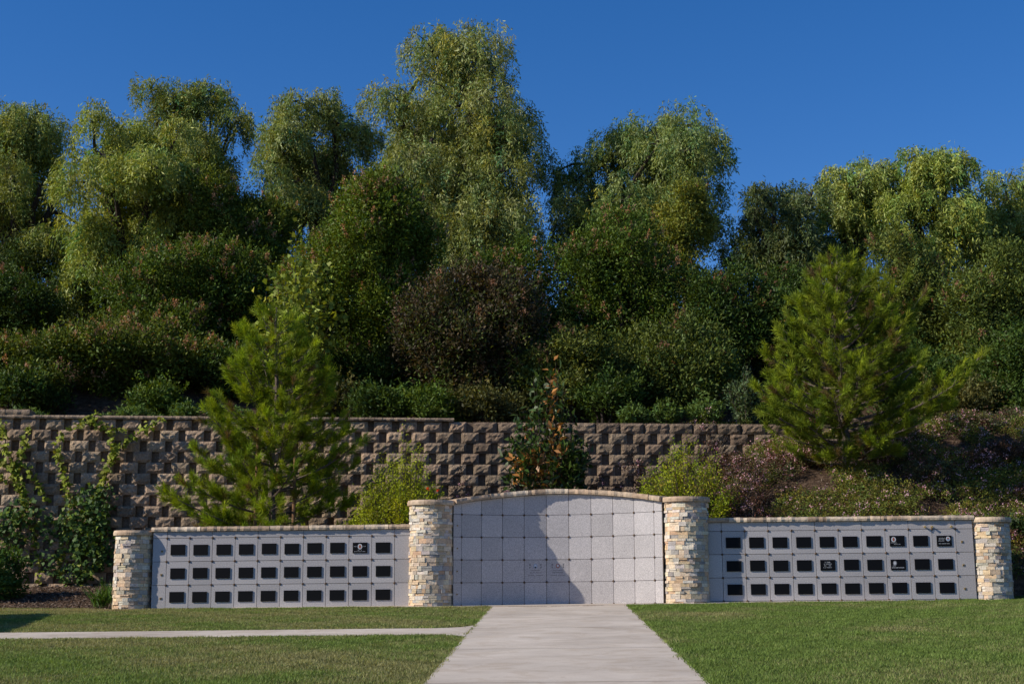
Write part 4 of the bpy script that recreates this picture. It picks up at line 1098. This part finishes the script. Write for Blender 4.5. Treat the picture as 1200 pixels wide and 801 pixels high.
vine('climbing_vine', 'climbing vine left of the far left pillar, one long runner reaching the wall top',
     [[(192, 490), (168, 504), (141, 522), (132, 540), (120, 570), (104, 592), (98, 640), (92, 690)], [(129, 504), (133, 522), (132, 545)], [(72, 506), (70, 537), (79, 566), (86, 590)], [(116, 484), (100, 494), (84, 504)], [(84, 590), (76, 640), (70, 672)], [(106, 494), (122, 500), (150, 503)]],
     [(104, 592, 26, 18, 1.0), (118, 606, 16, 30, 1.0), (100, 628, 22, 22, 1.0), (108, 655, 24, 18, 1.0), (88, 674, 22, 12, .9), (84, 612, 14, 16, .6), (120, 640, 12, 30, .8)], 802)

# ---------------------------------------------------------------- grass, mulch
def fbm(x, y, s):
    return wob(x*s, y*s)
def grass():
    n = 1000000
    d = np.sqrt(RNG.uniform(9.6**2, 23.4**2, n)); tpx = RNG.uniform(-60, 1260, n)
    ang = np.arctan((tpx-600)/F)-YAW
    x = CAM.x+d*np.sin(ang)/np.cos(ang)*1.0; y = CAM.y+d
    j1 = np.abs(RNG.normal(0, .022, n))*(.5+np.abs(fbm(x*0+3, y, 5))); j2 = np.abs(RNG.normal(0, .03, n))*(.4+np.abs(fbm(x, y*0+1, 4)))
    keep = (y < lawn_edge(x)) & ~((x > PX0+j1) & (x < PX1-j1) & (y < -.3)) & ~((y > SW1+j2) & (y < SW0-j2) & (x < PX0))
    keep &= ~((y > -.175) & (x > -5.1) & (x < 5.9)) & ~((y > -.365) & (x > -2.45) & (x < 2.65))
    keep &= ~((x > PX0-.42) & (x < PX0+.01) & (y > SW0-.01) & (y < SW0+.5) & ((y-SW0)*.85+(PX0-x)*1.0 < .36)) & ~((x > PX0-.34) & (x < PX0+.01) & (y < SW1+.01) & (y > SW1-.45) & ((SW1-y)*.8+(PX0-x) < .30))
    keep &= ~((x > -7.2) & (x < -6.5) & (y > -.1)) | (y < -.12)
    x = x[keep]; y = y[keep]; n = len(x); z = hgt(x, y)+.004
    patch = fbm(x, y, 1.1)+.6*fbm(x, y, 3.1)
    fine = fbm(x+20, y, 9)
    dry = sstep(-.2, .95, patch+RNG.normal(0, .45, n)+np.where(x < 0, .42, -.30))
    dry = np.clip(dry*.72+.85*sstep(.55, .05, np.abs(y-(-.2-.25*np.sin(x))))*sstep(-5.8, -7.0, x), 0, 1)
    col = (1-dry[:, None])*np.array([.165, .235, .050])+dry[:, None]*np.array([.34, .29, .14])
    col *= np.clip(1+.22*fine+.25*RNG.normal(0, 1, n), .35, 1.9)[:, None]
    h = RNG.uniform(.014, .034, n)*(1+.35*fine)*np.where(x > 0, 1.05, .95); h = np.clip(h, .01, .07)
    a = RNG.uniform(0, 6.28, n); w_ = RNG.uniform(.0024, .0046, n)*(.7+.05*(y+22))
    ux, uy = np.cos(a)*w_, np.sin(a)*w_; lx, ly = RNG.normal(0, .55, (2, n))*h
    v = np.stack([np.stack([x-ux, y-uy, z], 1), np.stack([x+ux, y+uy, z], 1), np.stack([x+lx, y+ly, z+h], 1)], 1).reshape(-1, 3)
    o = np_mesh('grass', v, np.arange(len(v)).reshape(-1, 3), 3, GRASS, tint=np.repeat(col, 3, 0))
    tag(o, 'short mown lawn grass with dry tan patches on both sides of the path', 'grass', kind='stuff')
    print('grass', n)
grass()
def mulch():
    n = 60000
    x = np.concatenate([RNG.uniform(-10, -6.2, 22000), RNG.uniform(2.2, 10.5, 38000)]); y = np.concatenate([RNG.uniform(.7, 4.0, 22000), RNG.uniform(.3, 6.2, 38000)])
    z = hgt(x, y)+RNG.uniform(0, .012, n); c = np.stack([x, y, z], 1)
    d = RNG.normal(0, 1, (n, 3))*np.array([1, 1, .25]); d = unit(d); nn = unit(rnd_dir(n)*.45+np.array([[0, -.2, 1]]))
    keep = (y > lawn_edge(x)) & (y < wall_Y(x)-.02)
    t = tints(n, (.15, .10, .07), .45, .08, (.27, .21, .16), .18)
    v = leaf_geo(c, d, nn, RNG.uniform(.025, .07, n), RNG.uniform(.012, .026, n), .05).reshape(-1, 4, 3)[keep].reshape(-1, 3)
    o = np_mesh('mulch', v, np.arange(len(v)).reshape(-1, 4), 4, mat_tinted('mulch chips', .95, 40, .2, 0, .05), tint=np.repeat(t[keep], 4, 0))
    tag(o, 'brown shredded bark mulch over the planting beds', 'mulch', kind='stuff')
mulch()

def cover():
    """sprawling ground cover between the bank shrubs"""
    nc = 12000
    x = RNG.uniform(2.6, 10.6, nc); y = RNG.uniform(.5, 6.0, nc)
    k = (fbm(x, y, 1.6)+.5*fbm(x+9, y, 4) > -.30) & (y < wall_Y(x)+.6) & ~((np.abs(x-4.5) < .35) & (y < 3) & (y > 2.2))
    x = x[k]; y = y[k]; nc = len(x); c = np.stack([x, y, hgt(x, y)+RNG.uniform(.02, .24, nc)*(.4+.6*(fbm(x, y, 2.3) > 0))], 1)
    nl = 22; pos = (c[:, None]+RNG.normal(0, 1, (nc, nl, 3))*np.array([.07, .07, .035])).reshape(-1, 3); n = len(pos)
    tt = np.repeat(tints(nc, (.17, .19, .035), .35, .2, (.20, .13, .05), .15), nl, 0)*RNG.uniform(.6, 1.3, (n, 1))
    a = (leaf_geo(pos, unit(rnd_dir(n)+np.array([[0, 0, .4]])), rnd_dir(n), RNG.uniform(.025, .05, n), .018), tt)
    f = RNG.random(nc) < .10; cf = c[f]+np.array([[0, -.03, .06]]); nf = len(cf); nl = 9
    ps = (cf[:, None]+RNG.normal(0, .024, (nf, nl, 3))).reshape(-1, 3); n = len(ps)
    b = (leaf_geo(ps, rnd_dir(n), unit(rnd_dir(n)+np.array([[0, -1, .6]])), .026, .022), tints(n, (.72, .42, .46), .2, .06))
    o = leaves_obj('ground_cover', [a, b], LEAF, None)
    tag(o, 'sprawling reddish green ground cover with specks of pink blossom on the bank', 'ground cover', kind='stuff')
cover()
bad = [(len(o['label'].split()), o['label']) for o in bpy.data.objects if 'label' in o and len(o['label'].split()) > 16]
